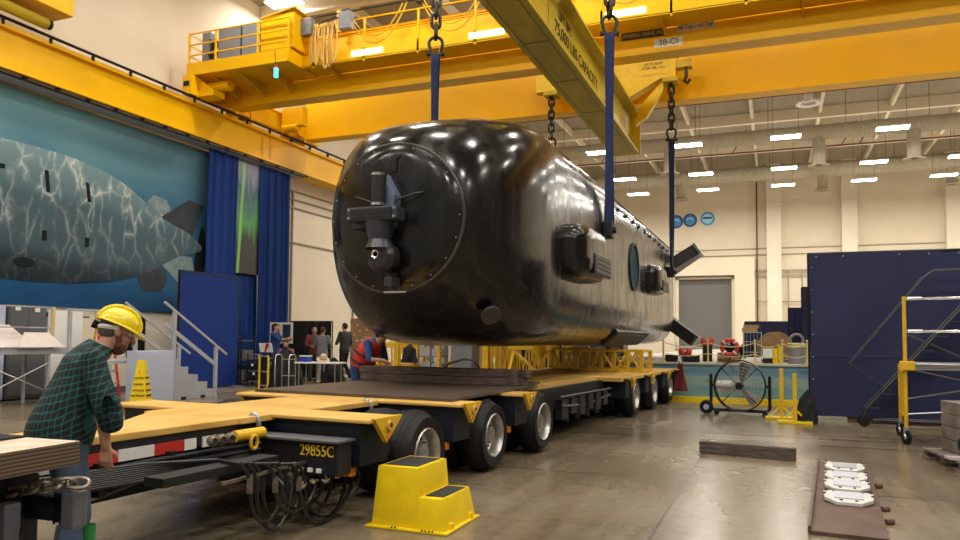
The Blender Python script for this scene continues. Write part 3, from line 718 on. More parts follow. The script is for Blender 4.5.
def link_pts(z, flip, L=.27, W=.15):
    pts = []; r = W / 2; s = L / 2 - r
    for k in range(7): a = PI * k / 6; pts.append((r * math.cos(a), s + r * math.sin(a)))
    for k in range(7): a = PI + PI * k / 6; pts.append((r * math.cos(a), -s + r * math.sin(a)))
    return [((x, 0, z + y) if flip else (0, x, z + y)) for x, y in pts]
def chain(label, x, y, ztop, zbot, th=.032):
    t = thing('lifting_chain', label, 'chain', (x, y, zbot), 30, 'four lifting chains'); n = int((ztop - zbot) / .185)
    p = (ztop - zbot) / n
    for i in range(n):
        MB().tube(link_pts((i + .5) * p, i % 2, p + .085), th, 7, closed=True).build('chain_link', CHAIN, t, smooth=True)
def shackle(label, x, y, z):
    t = thing('shackle', label, 'shackle', (x, y, z), 18, 'shackles on the blue slings')
    pts = [(-.085, 0, 0), (-.09, 0, .08)] + [(.125 * math.cos(a), 0, .2 + .12 * math.sin(a)) for a in [R(200 - 22 * k) for k in range(11)]] + [(.09, 0, .08), (.085, 0, 0)]
    MB().tube(pts, .03, 8).build('bow', CHAIN, t, smooth=True)
    MB().cyl((-.13, 0, 0), (.13, 0, 0), .028, 10).build('pin', CHAIN, t)
    for s in (-1, 1): MB().cyl((s * .12, 0, 0), (s * .16, 0, 0), .045, 6).build('nut', CHAIN, t)
def sling(label, x, y, zt, zb, twist):
    n = 24
    def fn(u, v):
        a = R(18) + twist * max(0, u - .5) * 2; w = .085 * (1 - .25 * math.sin(PI * u)) ; s = (v - .5) * 2
        return V((x + math.cos(a) * w * s, y + math.sin(a) * w * s, zt + (zb - zt) * u))
    o = MB((x, y, zb)).grid(fn, n, 4).build('lifting_sling', SLING, None, smooth=True)
    m = o.modifiers.new('webbing', 'SOLIDIFY'); m.thickness = .05; m.offset = 0
    o.location = (x, y, zb); tag(o, label, 'sling', 'blue webbing slings')
slx = (('near right', -2.56, 12.3, 6.5, 3.3), ('near left', -5.72, 12.1, 6.5, 3.35), ('far right', -2.56, 20.45, 6.75, 3.35), ('far left', -5.9, 20.3, 6.75, 3.35))
for nm, x, y, zt, zb in slx:
    where = {'near right': 'at the submarine near right, in front of the spreader', 'near left': 'above the submarine nose, left of the spreader', 'far right': 'at the submarine far right end', 'far left': 'at the far end, left of the spreader'}[nm]
    chain('dark steel lifting chain ' + where, x, y, 8.32, zt + .42)
    shackle('bow shackle joining chain and sling ' + where, x, y, zt + .1)
    sling('navy blue webbing sling ' + where, x, y, zt + .12, zb, 1.3 if 'far' in nm else .4)

# ================================================================== SUBMARINE
SC = V((-4.04, 7.48, 2.811)); HA, HB, HL = 1.387, 1.5, 2.04; LEN, TAIL = 13.9, 18.2
def hexp(t): return 1.85 + (5.0 - 1.85) * min(1, t) ** .8
def hull_r(t): return .455 + .545 * (1 - (1 - t) ** 1.912) ** (1 / 1.912)
def sec(y, th):
    """point of the hull section at local station y, angle th"""
    if y <= HL:
        t = max(0., y / HL); r = hull_r(t); n = hexp(t)
    elif y <= LEN: r, n = 1., 5.0
    else:
        q = (y - LEN) / (TAIL - LEN); r = 1 - .8 * q ** 1.5; n = 5 - 2.8 * q
    c, s = math.cos(th), math.sin(th)
    return V((math.copysign(abs(c) ** (2 / n), c) * HA * r, y, math.copysign(abs(s) ** (2 / n), s) * HB * r))
def surf_y(x, z):
    """station of the nose surface at (x,z)"""
    lo, hi = 0., 1.
    def F(t): r = hull_r(t); n = hexp(t); return abs(x / (HA * r)) ** n + abs(z / (HB * r)) ** n - 1
    if F(0) <= 0:
        return -.035 * (1 - min(1, math.hypot(x / (HA * .455), z / (HB * .455))) ** 2)
    for _ in range(30):
        m = (lo + hi) / 2
        if F(m) > 0: lo = m
        else: hi = m
    return hi * HL
SUB = thing('submarine', 'huge glossy black unmanned submarine hanging from four blue slings over the trailer', 'submarine', SC)
ys = [0] + [HL * (i / 22) ** 1.7 for i in range(1, 23)] + [HL + (LEN - HL) * i / 16 for i in range(1, 17)] + [LEN + (TAIL - LEN) * i / 8 for i in range(1, 9)]
N = 112
angs = [2 * PI * j / N for j in range(N)]
# even out the spacing around the squarish section
def even(y):
    pts = [sec(y, 2 * PI * j / 720) for j in range(721)]
    L = [0]
    for a, c in zip(pts, pts[1:]): L.append(L[-1] + (c - a).length)
    out = []; k = 0
    for j in range(N):
        tgt = L[-1] * j / N
        while L[k + 1] < tgt: k += 1
        f = (tgt - L[k]) / max(1e-9, L[k + 1] - L[k]); out.append(pts[k].lerp(pts[k + 1], f))
    return out
b = MB(); rings = []
for q in (.02, .35, .7, .9): rings.append([b._v((p.x * q, -.035 * (1 - q * q), p.z * q)) for p in even(0)])
for y in ys: rings.append([b._v(p) for p in even(y)])
for r0, r1 in zip(rings, rings[1:]):
    for j in range(N): b._f([r0[j], r0[(j + 1) % N], r1[(j + 1) % N], r1[j]])
b._f(rings[0][::-1]); b._f(rings[-1])
b.build('hull', HULL, SUB, smooth=True)
DX, DZ, DR = -.02, -.02, .86
def dome_pt(rho, a, lift):
    x, z = DX + DR * rho * math.cos(a), DZ + DR * rho * 1.0 * math.sin(a)
    return V((x, surf_y(x, z) - lift, z))
b = MB(); c0 = b._v(dome_pt(0, 0, .012)); prev = None
for i in range(1, 17):
    ring = [b._v(dome_pt(i / 16, 2 * PI * j / 72, .012)) for j in range(72)]
    for j in range(72):
        if prev: b._f([prev[j], prev[(j + 1) % 72], ring[(j + 1) % 72], ring[j]])
        else: b._f([c0, ring[j], ring[(j + 1) % 72]])
    prev = ring
b.build('nose_dome', DOME, SUB, smooth=True)
SEAM = mat('seam_grey', (0.055, 0.053, 0.05), 0.4, var=.4, scale=5)
b = MB(); b.tube([dome_pt(1.0, 2 * PI * j / 72, .004) for j in range(72)], .02, 6, closed=True); b.build('dome_seam', SEAM, SUB, smooth=True)
b = MB()
for j in range(20):
    p = dome_pt(.955, 2 * PI * j / 20, .012); b.cyl(p, p + V((0, -.008, 0)), .009, 8)
b.build('dome_bolts', RIM, SUB)
# mast, sonar box, camera pod on the nose
MAST = mat('mast_black', (0.02, 0.021, 0.024), 0.3, var=.2, scale=10); SLATE = mat('slate_blue', (0.035, 0.042, 0.06), 0.35, var=.2, scale=8)
mast = MB().cyl((-.05, -.26, .10), (-.05, -.26, .42), .083, 24).build('nose_mast', MAST, SUB, smooth=True)
for z in (.07, .405): MB().cyl((-.05, -.26, z), (-.05, -.26, z + .03), .088, 24).build('mast_ring', CHROME, mast, smooth=True)
MB().prism([(-.02, -.04, .46), (.12, -.02, .2), (.1, -.03, .02), (-.02, -.04, .02)], (.0, -.18, 0)).build('mast_fairing', mat('fairing_blue', (.10, .13, .2), .3), SUB, bevel=.02)
box = MB().box(-.40, .235, -.36, -.17, -.1, .05).build('sonar_box', SLATE, SUB, bevel=.012)
b = MB().box(-.33, .165, -.372, -.358, -.072, .022)
b.build('box_grille', MAST, box)
b = MB()
for x in (-.365, .2):
    for z in (-.07, .02): b.cyl((x, -.358, z), (x, -.372, z), .014, 8)
b.build('box_bolts', CHROME, box)
b = MB().box(-.34, .175, -.376, -.37, -.03, -.02)
b.build('grille_bar', STEELD, box)
MB().box(-.42, .08, -.2, .35, -.16, -.09).lathe([(.17, 0), (.15, -.1), (.12, -.2), (.17, -.3)], (-.06, -.2, -.1), (0, 0, 1), 24).build('pedestal', SLATE, SUB, smooth=True)
pod = MB().lathe([(0, .0), (.12, .0), (.17, .06), (.17, .2)], (-.02, -.3, -.5), (0, 1, 0), 32).build('camera_pod', MAST, SUB, smooth=True)
MB().lathe([(.028, 0), (.046, -.01), (.046, .03), (.028, .03)], (-.055, -.305, -.47), (0, 1, 0), 24).build('lens_ring', CHROME, pod, smooth=True)
MB().cyl((-.055, -.30, -.47), (-.055, -.28, -.47), .027, 16).build('lens', DOME, pod)
b = MB().bar((.02, -.16, -.66), (.07, -.14, -.88), .05, .04).box(.0, .1, -.2, .0, -.82, -.72)
b.build('tow_bracket', SLATE, SUB, bevel=.008)
MB().bar((-.02, -.15, -.885), (.26, -.15, -.885), .03, .018).build('bracket_foot', CHROME, SUB)
b = MB()
for s in (-1, 1):
    b.tube([(-.05 + s * .1, -.2, .12), (-.05 + s * .38, -.1, .22), (-.05 + s * .55, .1, .27)], .012, 6)
b.build('cable_stay', STEELD, SUB)
b = MB().box(-.02, .05, -.045, .25, .50, .68).prism([(.0, -.05, .70), (.14, .0, .72), (.03, -.05, .62)], (0, .2, 0))
b.build('latch_recess', BLACK, SUB, bevel=.01)
for x, y, z in ((-.88, 1.3, 1.33), (.6, 1.98, 1.47)):
    MB().cbox((x, y, z + .02), (.07, .11, .09)).build('deck_lug', STEELD, SUB, bevel=.02)
# thruster pods on both flanks
def pod_part(side, yc, zc, s):
    L, Hh, D = .95 * s, .43 * s, .40 * s
    def fn(u, v):
        a = 2 * PI * u; r = math.sin(PI / 2 * v) ** .7
        ca, sa = math.cos(a), math.sin(a); n = 4.0
        k = (abs(ca) ** n + abs(sa) ** n) ** (-1 / n)
        h = max(0, 1 - r ** 5) ** (1 / 3.0)
        return V((side * (HA - .03 + D * h), yc + L * r * ca * k, zc + Hh * r * sa * k))
    p = MB().grid(fn, 56, 16).build('thruster_pod', HULL, SUB, smooth=True)
    xs = side * (HA - .03 + D)
    MB().box(min(xs - side * .02, xs + side * .012), max(xs - side * .02, xs + side * .012), yc - .45 * s, yc + .72 * s, zc - .34 * s, zc - .02 * s).build('duct_panel', BLACK, p, bevel=.02)
    b = MB()
    for k in range(4): b.bar((xs + side * .012, yc - .38 * s, zc + (-.28 + k * .07) * s), (xs + side * .012, yc + .66 * s, zc + (-.28 + k * .07) * s), .015, .02)
    b.build('duct_louver', SLATE, p)
for side in (-1, 1):
    pod_part(side, 3.05, -.17, .92); pod_part(side, 10.1, .0, .8)
    MB().lathe([(.0, .0), (.41, 0), (.44, .006), (.45, -.012)], (side * (HA + .006), 7.65, .09), (side, 0, 0), 40).build('round_emblem', EMBLEM, SUB, smooth=False)
    MB().lathe([(.44, -.01), (.44, .035), (.49, .035), (.50, -.01)], (side * HA, 7.65, .09), (side, 0, 0), 40).build('emblem_rim', BLACK, SUB, smooth=False)
    for y in (4.82, 12.95):
        lug = MB().box(min(side * HA, side * (HA + .16)), max(side * HA, side * (HA + .16)), y - .12, y + .12, .30, .58).build('sling_lug', STEELD, SUB, bevel=.02)
        MB().cyl((side * (HA + .0), y, .44), (side * (HA + .22), y, .44), .06, 12).build('lug_pin', CHAIN, lug)
# vent grille low on the right quarter
for side in (1,):
    g = MB(); M = Matrix.Translation(sec(8.2, R(-50))) @ Matrix.Rotation(R(48 * side), 4, 'Y')
    g.box(-.03, .04, -1.9, 1.9, -.2, .2, M)
    gg = g.build('vent_grille', BLACK, SUB, bevel=.01); g = MB()
    for k in range(7): g.box(.035, .055, -1.7, 1.7, -.17 + k * .05, -.15 + k * .05, M)
    for k in range(9): g.box(.035, .05, -1.75 + k * .43, -1.72 + k * .43, -.18, .18, M)
    g.build('grille_bars', SLATE, gg)
p = sec(1.6, R(-38)); MB().lathe([(0, .004), (.12, .004), (.12, -.03)], (.98, .60, -1.13), (.55, -.62, -.6), 24).build('side_hatch', SEAM, SUB, smooth=False)
b = MB()
for k in range(10): b.box(HA * .97, HA * .998, 6.2 + k * .75, 6.23 + k * .75, .98, 1.05)
b.box(HA * .985, HA * 1.004, 5.6, 13.4, 1.12, 1.135)
b.build('deck_edge_strip', STEELD, SUB)
for sx in (-1, 1):
    for ang in (33, -37):
        a = R(ang); d = V((math.cos(a) * sx, 0, math.sin(a))); nrm = V((-math.sin(a) * sx, 0, math.cos(a)))
        y0 = 14.6
        pl = [d * .9 + V((0, y0 - .2, 0)), d * 2.30 + V((0, y0 + .15, 0)), d * 2.34 + V((0, y0 + .95, 0)), d * .9 + V((0, y0 + 1.3, 0))]
        f = MB().prism([q - nrm * .17 for q in pl], nrm * .34).build('tail_fin', BLACK, SUB, bevel=.02)
        MB().prism([q - nrm * .18 for q in (d * 2.3 + V((0, y0 + .1, 0)), d * 2.37 + V((0, y0 + .16, 0)), d * 2.37 + V((0, y0 + .98, 0)), d * 2.3 + V((0, y0 + .95, 0)))], nrm * .36).build('fin_tip', SEAM, f)

# ================================================================== TRAILER
TR = thing('flatbed_trailer', 'long low heavy haul trailer with yellow deck plates and black wheels', 'trailer', (-2.80, 5.36, 0), -3.62)
DZ0 = .80
def arm(u0, u1, m=YELD, th=.03, z=DZ0, v0=-2.76, v1=0.0):
    a = MB().box(v0, v1, u0, u1, z - th, z).build('deck_arm', m, TR, bevel=.01)
    MB().box(v0 + .12, v1 - .1, u0 + .04, u1 - .03, z - .36, z - th).build('arm_web', NAVYST, TR)
    um = (u0 + u1) / 2
    for x, d in ((v1, 1), (v0, -1)):
        g = MB().prism([(x - .02 * d, u0 + .05, z + .005), (x - .02 * d, u1 + .0, z + .005), (x - .02 * d, um, z - .19)], (.04 * d, 0, 0)).build('arm_gusset', YELT, TR)
        MB().lathe([(.022, 0), (.04, .01), (.04, .03), (.022, .03)], (x + .015 * d, um + .02, z - .06), (d, 0, 0), 14).build('lashing_eye', YELD, g)
        MB().cyl((x + .01 * d, um, z - .14), (x + .03 * d, um, z - .14), .015, 12).build('reflector', ORANGE, g)
        if z > .78: MB().box(min(x - .25 * d, x - .17 * d), max(x - .25 * d, x - .17 * d), u0 + .02, u0 + .10, z - .44, z - .37).build('marker_lamp', ORANGE, TR, bevel=.01)
    return a
for u0, u1 in ((-.46, .0), (1.08, 1.5), (2.6, 3.02)): arm(u0, u1)
for u in (7.75, 9.3, 10.9, 12.25): arm(u - .17, u + .17, z=.77)
# spine, neck and deck
MB().box(-1.96, -.92, -.8, 2.0, .75, .799).prism([(-1.9, -.8, .75), (-.94, -.8, .75), (-.92, -2.0, .75), (-.91, -2.85, .75), (-1.5, -2.85, .75), (-1.5, -1.4, .75)], (0, 0, .048)).build('deck_plate', YELD, TR, bevel=.008)
MB().box(-1.9, -.98, -.8, 12.3, .34, .75).build('main_spine', NAVYST, TR)
b = MB().prism([(-1.86, -.8, .40), (-.98, -.8, .40), (-.95, -2.0, .40), (-.94, -2.85, .38), (-1.46, -2.85, .38), (-1.46, -1.4, .4)], (0, 0, .35))
b.build('neck_beam', NAVYST, TR)
MB().box(-2.7, -.12, 7.4, 12.4, .70, .765).build('rear_deck', YELD, TR, bevel=.008)
MB().box(-2.3, -.55, 3.0, 7.7, .68, .79).build('middle_deck', YELD, TR, bevel=.008)
for v in (-2.35, -.6): MB().box(v, v + .14, -.0, 12.3, .42, .72).build('side_rail', STEELD, TR)
# reflective strips along the neck, each its own plate
def npt(u): return -.975 + (u + .8) * -.024
u = -.98; k = 0
for L, mm in ((.05, RED), (.13, WHITE), (.06, None), (.11, WHITE), (.26, RED), (.28, WHITE), (.3, RED), (.26, WHITE)):
    if mm:
        MB().bar((npt(u) + .02, u, .66), (npt(u - L) + .02, u - L, .66), .012, .075, up=(0, 0, 1)).build('reflective_strip', mm, TR)
    u -= L
MB().bar((npt(-.8) + .012, -.8, .69), (npt(-2.8) + .012, -2.8, .69), .01, .12, up=(0, 0, 1)).build('strip_backing', STEELD, TR)
# pipes along the neck
b = MB()
for k, z in enumerate((.60, .555, .51)):
    b.tube([(npt(-2.85) + .05, -2.85, z - .02), (npt(-1.6) + .05, -1.6, z), (-.78, -.75, z + .015)], .016, 6)
b.build('neck_pipe', STEELD, TR)
MB().tube([(npt(-2.8) + .07, -2.8, .42), (npt(-2.1) + .06, -2.1, .43), (npt(-1.6) + .06, -1.6, .50), (npt(-1.2) + .06, -1.2, .49), (-.8, -.85, .55)], .012, 6).build('loose_cable', CHAINL, TR, smooth=True)
b = MB()
for u in (-2.6, -2.05, -1.5, -1.05): b.box(npt(u) + .0, npt(u) + .08, u, u + .05, .44, .64)
b.build('pipe_clamp', STEELD, TR)
pl = MB().bar((npt(-2.45) + .04, -2.45, .44), (npt(-2.75) + .04, -2.75, .43), .008, .1, up=(0, 0, 1)).build('warning_plate', WHITE, TR)
text('4UT', .08, TEXTR, pl, (npt(-2.58) + .05, -2.58, .436), (90, 0, 90))
# hydraulic hose bundle and valve box beside the first wheels
hb = MB().box(-1.0, -.13, -.66, -.48, .40, .645).build('valve_box', STEELD, TR, bevel=.012)
MB().box(-1.0, -.11, -.70, -.46, .645, .66).build('box_cover', GREYD, hb)
text('29855C', .115, TEXTY, hb, (-.315, -.664, .575), (90, 0, 0), sx=.85)
pb = MB().box(-.66, -.50, -1.9, -.86, .50, .56).box(-.66, -.50, -.88, -.86, .34, .56).build('hose_rack', STEELD, TR, bevel=.006)
b = MB()
for i in range(4):
    b.box(-.55 + i * .08, -.51 + i * .08, -.675, -.66, .42, .45)
b.build('terminal_block', WHITE, hb)
HOSE = mat('hose_rubber', (0.016, 0.016, 0.018), 0.35, var=.3, scale=40)
rr = random.Random(5)
for i in range(9):
    z = .575 - .012 * i; uu = -1.3 + i * .085; x = -.40 - .02 * (i % 3)
    dep = .30 + .12 * math.sin(i * 1.3) + .1; w = .16 + .02 * i
    pts = [(-.90 + .006 * i, -2.6, z + .03), (-.86 + .006 * i, -1.75, z + .02), (-.66, -1.3 + .03 * i, z), (x, uu - .06, z), (x + .01, uu, z - .06), (x + .02, uu + .01, z - .18)]
    pts += [(x + .03, uu + .01 + w * (1 - math.cos(a)) , z - .2 - dep * math.sin(a) * .55) for a in [PI * q / 8 for q in range(1, 9)]]
    pts.append((x - .05, uu + 2 * w, .45))
    h = MB().tube(pts, .014, 7).build('hydraulic_hose', HOSE, TR, smooth=True)
    MB().cyl((x + .02, uu + .01, z - .2), (x + .02, uu + .01, z - .1), .02, 8).build('hose_ferrule', CHAINL if i % 3 == 0 else STEELD, h)
b = MB()
for i in range(4): b.ell((-.40 + .01 * i, -.72 + i * .13, .33 + .015 * (i % 2)), (.03, .045, .035), 10, 6)
b.build('couplings', CHROME, TR, smooth=True)
MB().bar((-.42, -1.5, .47), (-.42, -.6, .49), .02, .02).build('hose_bar', CHAINL, TR)
cy = MB().cyl((-.80, -1.0, .69), (-.80, -.70, .69), .042, 14).build('hose_manifold', YELT, TR)
for i in range(3): MB().lathe([(.016, 0), (.038, .01), (.042, .04), (.024, .05)], (-.79, -1.24 + i * .085, .69), (1, -.2, 0), 14).build('air_coupling', CHAINL, cy, smooth=True)
MB().tube([(-.755, -.84 + .035 * math.cos(a), .635 + .05 * math.sin(a)) for a in [2 * PI * q / 12 for q in range(12)]], .014, 6, closed=True).build('lifting_ring', YELT, cy)
# fittings around the spine
b = MB()
for u in (-.62, .95): b.tube([(-.96 + .05 * math.cos(a), u, .72 + .09 * math.sin(a)) for a in [PI * q / 8 for q in range(9)]], .022, 8)
b.build('lashing_ring', RIM, TR)
MB().cyl((-1.3, .35, .66), (-1.0, .35, .66), .06, 12).build('red_valve', RED, TR)
MB().cyl((-1.6, .55, .64), (-1.2, .55, .64), .05, 12).build('white_valve', WHITE, TR)
MB().box(-.5, -.28, .12, .3, .42, .6).build('junction_box', STEELD, TR, bevel=.01)
b = MB()
for i in range(6): b.box(-.35, -.25, 4.7 + i * .42, 4.95 + i * .42, .3 + .05 * (i % 2), .58)
for i in range(4): b.cyl((-.3, 5.0 + i * .5, .25), (-.3, 5.0 + i * .5, .62), .05, 10)
b.tube([(-.25, 4.6, .62), (-.25, 7.2, .60)], .02, 6).tube([(-.22, 4.6, .5), (-.3, 6.0, .42), (-.25, 7.2, .5)], .02, 6)
b.build('undercarriage_valves', STEELD, TR)
# wheels: twin tyres each side
def wheel(v, u, side):
    Rr, W = .385, .30
    prof = []
    for i in range(13):
        a = PI * i / 12; prof.append((Rr - .055 + .055 * math.sin(a) ** .6 if False else Rr - .06 * abs(math.cos(a)) ** 3, -W / 2 + W * i / 12))
    prof = [(.22, -W / 2 + .02), (.25, -W / 2)] + prof + [(.25, W / 2), (.22, W / 2 - .02)]
    t = MB((0, 0, 0)).lathe(prof, (v, u, Rr), (side, 0, 0), 48).build('tyre', RUB, TR, smooth=True)
    b = MB()
    for g in (-.08, -.03, .03, .08): b.lathe([(Rr + .001, g - .004), (Rr + .002, g), (Rr + .001, g + .004)], (v, u, Rr), (side, 0, 0), 48)
    b.build('tread_groove', BLACK, t)
    h = W / 2
    r = MB().lathe([(.225, -.1), (.232, h - .005), (.222, h + .006), (.208, h - .01), (.198, h - .05), (.192, h - .11), (.165, h - .135), (.14, h - .12), (.10, h - .11), (.085, h - .04), (.06, h - .03), (0, h - .03)], (v, u, Rr), (side, 0, 0), 40).build('rim', RIM, t, smooth=True)
    b = MB()
    for k in range(10):
        a = 2 * PI * k / 10; p = V((v + side * (h - .125), u + .13 * math.cos(a), Rr + .13 * math.sin(a))); b.cyl(p, p + V((side * .035, 0, 0)), .012, 6)
    b.build('wheel_nuts', STEELD, t)
for u in (.71, 2.18, 3.70, 8.6, 10.2, 11.85):
    for side, v in ((1, -.29), (-1, -2.47)):
        wheel(v, u, side)
        MB().lathe([(.22, -.14), (.25, -.15), (.33, -.148), (.375, -.1), (.385, 0), (.375, .1), (.33, .148), (.25, .15), (.22, .14)], (v - side * .34, u, .385), (side, 0, 0), 36).build('inner_tyre', RUB, TR, smooth=True)
    MB().cyl((-2.3, u, .385), (-.45, u, .385), .07, 12).build('axle', STEELD, TR)
MB().box(-2.6, -.2, 12.38, 12.45, .42, .76).build('tail_board', YELD, TR, bevel=.01)
# flag on the trailer tail
t = thing('warning_flag', 'dark red folded warning flag with a white top on the trailer tail', 'flag', (-2.02, 17.45, .6))
MB().cyl((0, .05, -.05), (0, .05, .45), .012, 8).build('flag_staff', WHITE, t)
FLAGR = mat('flag_red', (.20, .02, .022), .8, var=.3, scale=8)
MB().grid(lambda a, c: V(((a - .5) * (.05 + .28 * c) + .03 * math.sin(9 * a), .0 + .03 * math.sin(12 * a + 3 * c), .35 - .68 * c)), 10, 8).build('flag_cloth', FLAGR, t, smooth=True)
MB().grid(lambda a, c: V(((a - .5) * (.06 + .03 * c), -.01, .46 - .16 * c)), 3, 3).build('flag_top', WHITE, t)

# sheet and timbers on the deck (same bearing as the trailer)
def tr2w(v, u): a = R(-3.62); return (-2.80 + v * math.cos(a) - u * math.sin(a), 5.36 + v * math.sin(a) + u * math.cos(a))
x, y = tr2w(-1.4, 2.1)
single(MB().prism([(-1.3, -.78, 0), (1.2, -.82, 0), (1.12, 1.1, 0), (.9, 2.4, 0), (-1.3, 2.4, 0)], (0, 0, .028)), 'deck_sheet', PLYB, 'worn dark brown sheet lying flat on the front deck of the trailer', 'sheet', (x, y, .803), -3.62)
for i, (u0, z, vv, L) in enumerate(((3.42, .833, -1.58, 2.3), (3.6, .833, -1.55, 2.32), (3.42, .932, -1.6, 2.3), (3.6, .932, -1.5, 2.3))):
    x, y = tr2w(vv, u0)
    single(MB().box(-L / 2, L / 2, 0, .172, 0, .095), 'timber_baulk', TIMBER, ('lower dark timber baulk at the front of the stack on the trailer deck', 'lower dark timber baulk at the back of the stack on the trailer deck', 'upper dark timber baulk at the front of the stack on the trailer deck', 'upper dark timber baulk at the back of the stack under the submarine')[i], 'timber', (x, y, z), -3.62, 'dark timbers stacked on the trailer', bevel=.008)
# low yellow lattice cradle on the rear deck
def truss(t, W, D, H, n, m=YELT, th=.05):
    for x in (-W / 2, W / 2):
        for y in (-D / 2, D / 2): MB().bar((x, y, 0), (x, y, H), th * 1.4, th * 1.4).build('corner_post', m, t)
    b = MB()
    for z in (.03, H): 
        for y in (-D / 2, D / 2): b.bar((-W / 2, y, z), (W / 2, y, z), th, th)
        for x in (-W / 2, W / 2): b.bar((x, -D / 2, z), (x, D / 2, z), th, th)
    b.build('chord', m, t)
    for i in range(n):
        xa, xb = -W / 2 + W * i / n, -W / 2 + W * (i + 1) / n
        for y in (-D / 2, D / 2):
            MB().bar((xa, y, 0 if i % 2 else H), (xb, y, H if i % 2 else 0), th * .8, th * .8).build('brace', m, t)
            if i: MB().bar((xa, y, 0), (xa, y, H), th * .8, th * .8).build('upright', m, t)
x, y = tr2w(-.95, 10.0)
t = thing('lattice_cradle', 'low yellow lattice cradle on the trailer rear deck under the submarine', 'cradle', (x, y, .777), -3.62); truss(t, 1.35, .8, .42, 5)
x, y = tr2w(-2.1, 10.9)
t = thing('lattice_cradle', 'low yellow lattice cradle at the far left corner of the trailer rear deck', 'cradle', (x, y, .777), -3.62); truss(t, .75, .8, .42, 3)

# ================================================================== STEP STOOL, FLOOR ITEMS
ST = thing('step_stool', 'bright yellow plastic two-step stool with black treads beside the front trailer wheel', 'stool', (-2.55, 5.27, 0), 0); ST.scale = (.95, .95, .91)
b = MB()
def taper(x0, x1, y0, y1, z0, z1, t0, t1=0.0):
    lo = [(x0, y0, z0), (x1, y0, z0), (x1, y1, z0), (x0, y1, z0)]; hi = [(x0 + t0, y0 + t0, z1), (x1 - t1, y0 + t0, z1), (x1 - t1, y1 - t0, z1), (x0 + t0, y1 - t0, z1)]
    v = [b._v(p) for p in lo + hi]
    for f in ((3, 2, 1, 0), (4, 5, 6, 7), (0, 1, 5, 4), (1, 2, 6, 5), (2, 3, 7, 6), (3, 0, 4, 7)): b._f([v[i] for i in f])
taper(-.30, .12, -.31, .31, .015, .5, .035, .035)
taper(.0, .34, -.31, .31, .015, .27, .03, .045)
b.box(-.345, .37, -.345, .345, 0, .022)
b.build('stool_body', YELP, ST, bevel=.012, smooth=True)
TREAD = mat('grit_tread', (.03, .03, .032), .95, var=.4, scale=60, bump=.4)
MB().box(-.235, .055, -.22, .22, .498, .505).build('top_tread', TREAD, ST, bevel=.01)
MB().box(.125, .285, -.22, .22, .269, .276).build('lower_tread', TREAD, ST, bevel=.008)
for y in (-.2, .2): MB().box(.31, .36, y - .025, y + .025, .0, .07).build('foot_lug', YELP, ST, bevel=.008)
b = MB()
for k in range(6): b.cyl((-.1 + .03 * k if k < 2 else .1 + .03 * k, -.346, .025), (-.1 + .03 * k if k < 2 else .1 + .03 * k, -.34, .025), .007, 8)
b.build('rim_holes', BLACK, ST)

single(MB().box(-.565, .565, -.06, .06, 0, .15), 'floor_timber', TIMBERX, 'short dark timber beam lying alone on the concrete floor', 'timber', (-.34, 9.8, 0), -11, bevel=.008)
# rusty plate with four white brackets
t = thing('steel_plate', 'long rusty brown steel plate lying on the floor at lower right', 'plate', (.61, 7.85, 0), -3.8)
b = MB().box(-.26, .25, -1.8, 1.75, .0, .03); b.bar((-.27, -1.8, .04), (-.27, 1.75, .04), .02, .05); b.build('plate_body', RUST, t)
b = MB()
for y in (-1.2, -.7, .4): b.cyl((.26, y, .02), (.31, y + .04, .02), .025, 8)
b.build('plate_clip', RUST, t)
for i, y in enumerate((9.0, 8.38, 7.87, 7.25)):
    t = thing('white_bracket', ('white curved bracket with grey centre, farthest of four on the rusty plate', 'white curved bracket, second farthest of four on the rusty plate', 'white curved bracket, third farthest of four on the rusty plate', 'white curved bracket nearest the camera on the rusty plate')[i], 'bracket', (.58 + (y - 7.25) * .06, y, .032), -3, 'white brackets on the rusty plate')
    out = [(-.2, .2), (-.19, .24), (-.13, .24), (-.12, .19), (.12, .19), (.13, .24), (.19, .24), (.2, .2), (.19, -.04), (.1, -.2), (-.1, -.2), (-.19, -.04)]
    MB().prism([(px, py * .8, .0 + (py + .2) * .07) for px, py in out], (0, 0, .03)).build('bracket_body', mat('bracket_white', (.62, .61, .6), .5), t, bevel=.004)
    MB().prism([(-.115, -.06, .035), (.115, -.06, .035), (.115, .14, .053), (-.115, .14, .053)], (0, 0, .014)).build('bracket_pad', GREYP if i == 0 else mat('bracket_pad_pale', (.55, .55, .62), .5), t)
    b = MB()
    for px, py in ((-.18, .14), (.18, .14), (-.19, .06), (.19, .06), (-.06, -.09), (.06, -.09)): b.cyl((px, py * 1.15, .028 + (py * 1.35 + .2) * .09), (px, py * 1.15, .035 + (py * 1.35 + .2) * .09), .014, 10)
    b.build('bolt_hole', BLACK, t)

# drum fan
F = thing('drum_fan', 'large black drum fan on wheels in front of the blue pool wall', 'fan', (-.64, 15.25, 0), -6); F.scale = (.87, .87, .9)
MB().lathe([(.53, -.10), (.55, -.11), (.56, 0), (.55, .11), (.53, .10)], (0, 0, .62), (0, 1, 0), 48).build('fan_drum', BLACK, F, smooth=True)
b = MB()
for r in (.12, .19, .26, .33, .40, .47): b.tube([(r * math.cos(a), -.12 - .03 * (1 - r / .5), .62 + r * math.sin(a)) for a in [2 * PI * q / 36 for q in range(36)]], .0035, 4, closed=True)
for k in range(24):
    a = 2 * PI * k / 24; b.tube([(.1 * math.cos(a), -.15, .62 + .1 * math.sin(a)), (.53 * math.cos(a), -.11, .62 + .53 * math.sin(a))], .003, 4)
b.build('front_guard', RIM, F)
for k in range(4):
    a = R(45 + 90 * k); MB().bar((.07 * math.cos(a), -.13, .62 + .07 * math.sin(a)), (.54 * math.cos(a), -.11, .62 + .54 * math.sin(a)), .025, .02).build('guard_strut', BLACK, F)
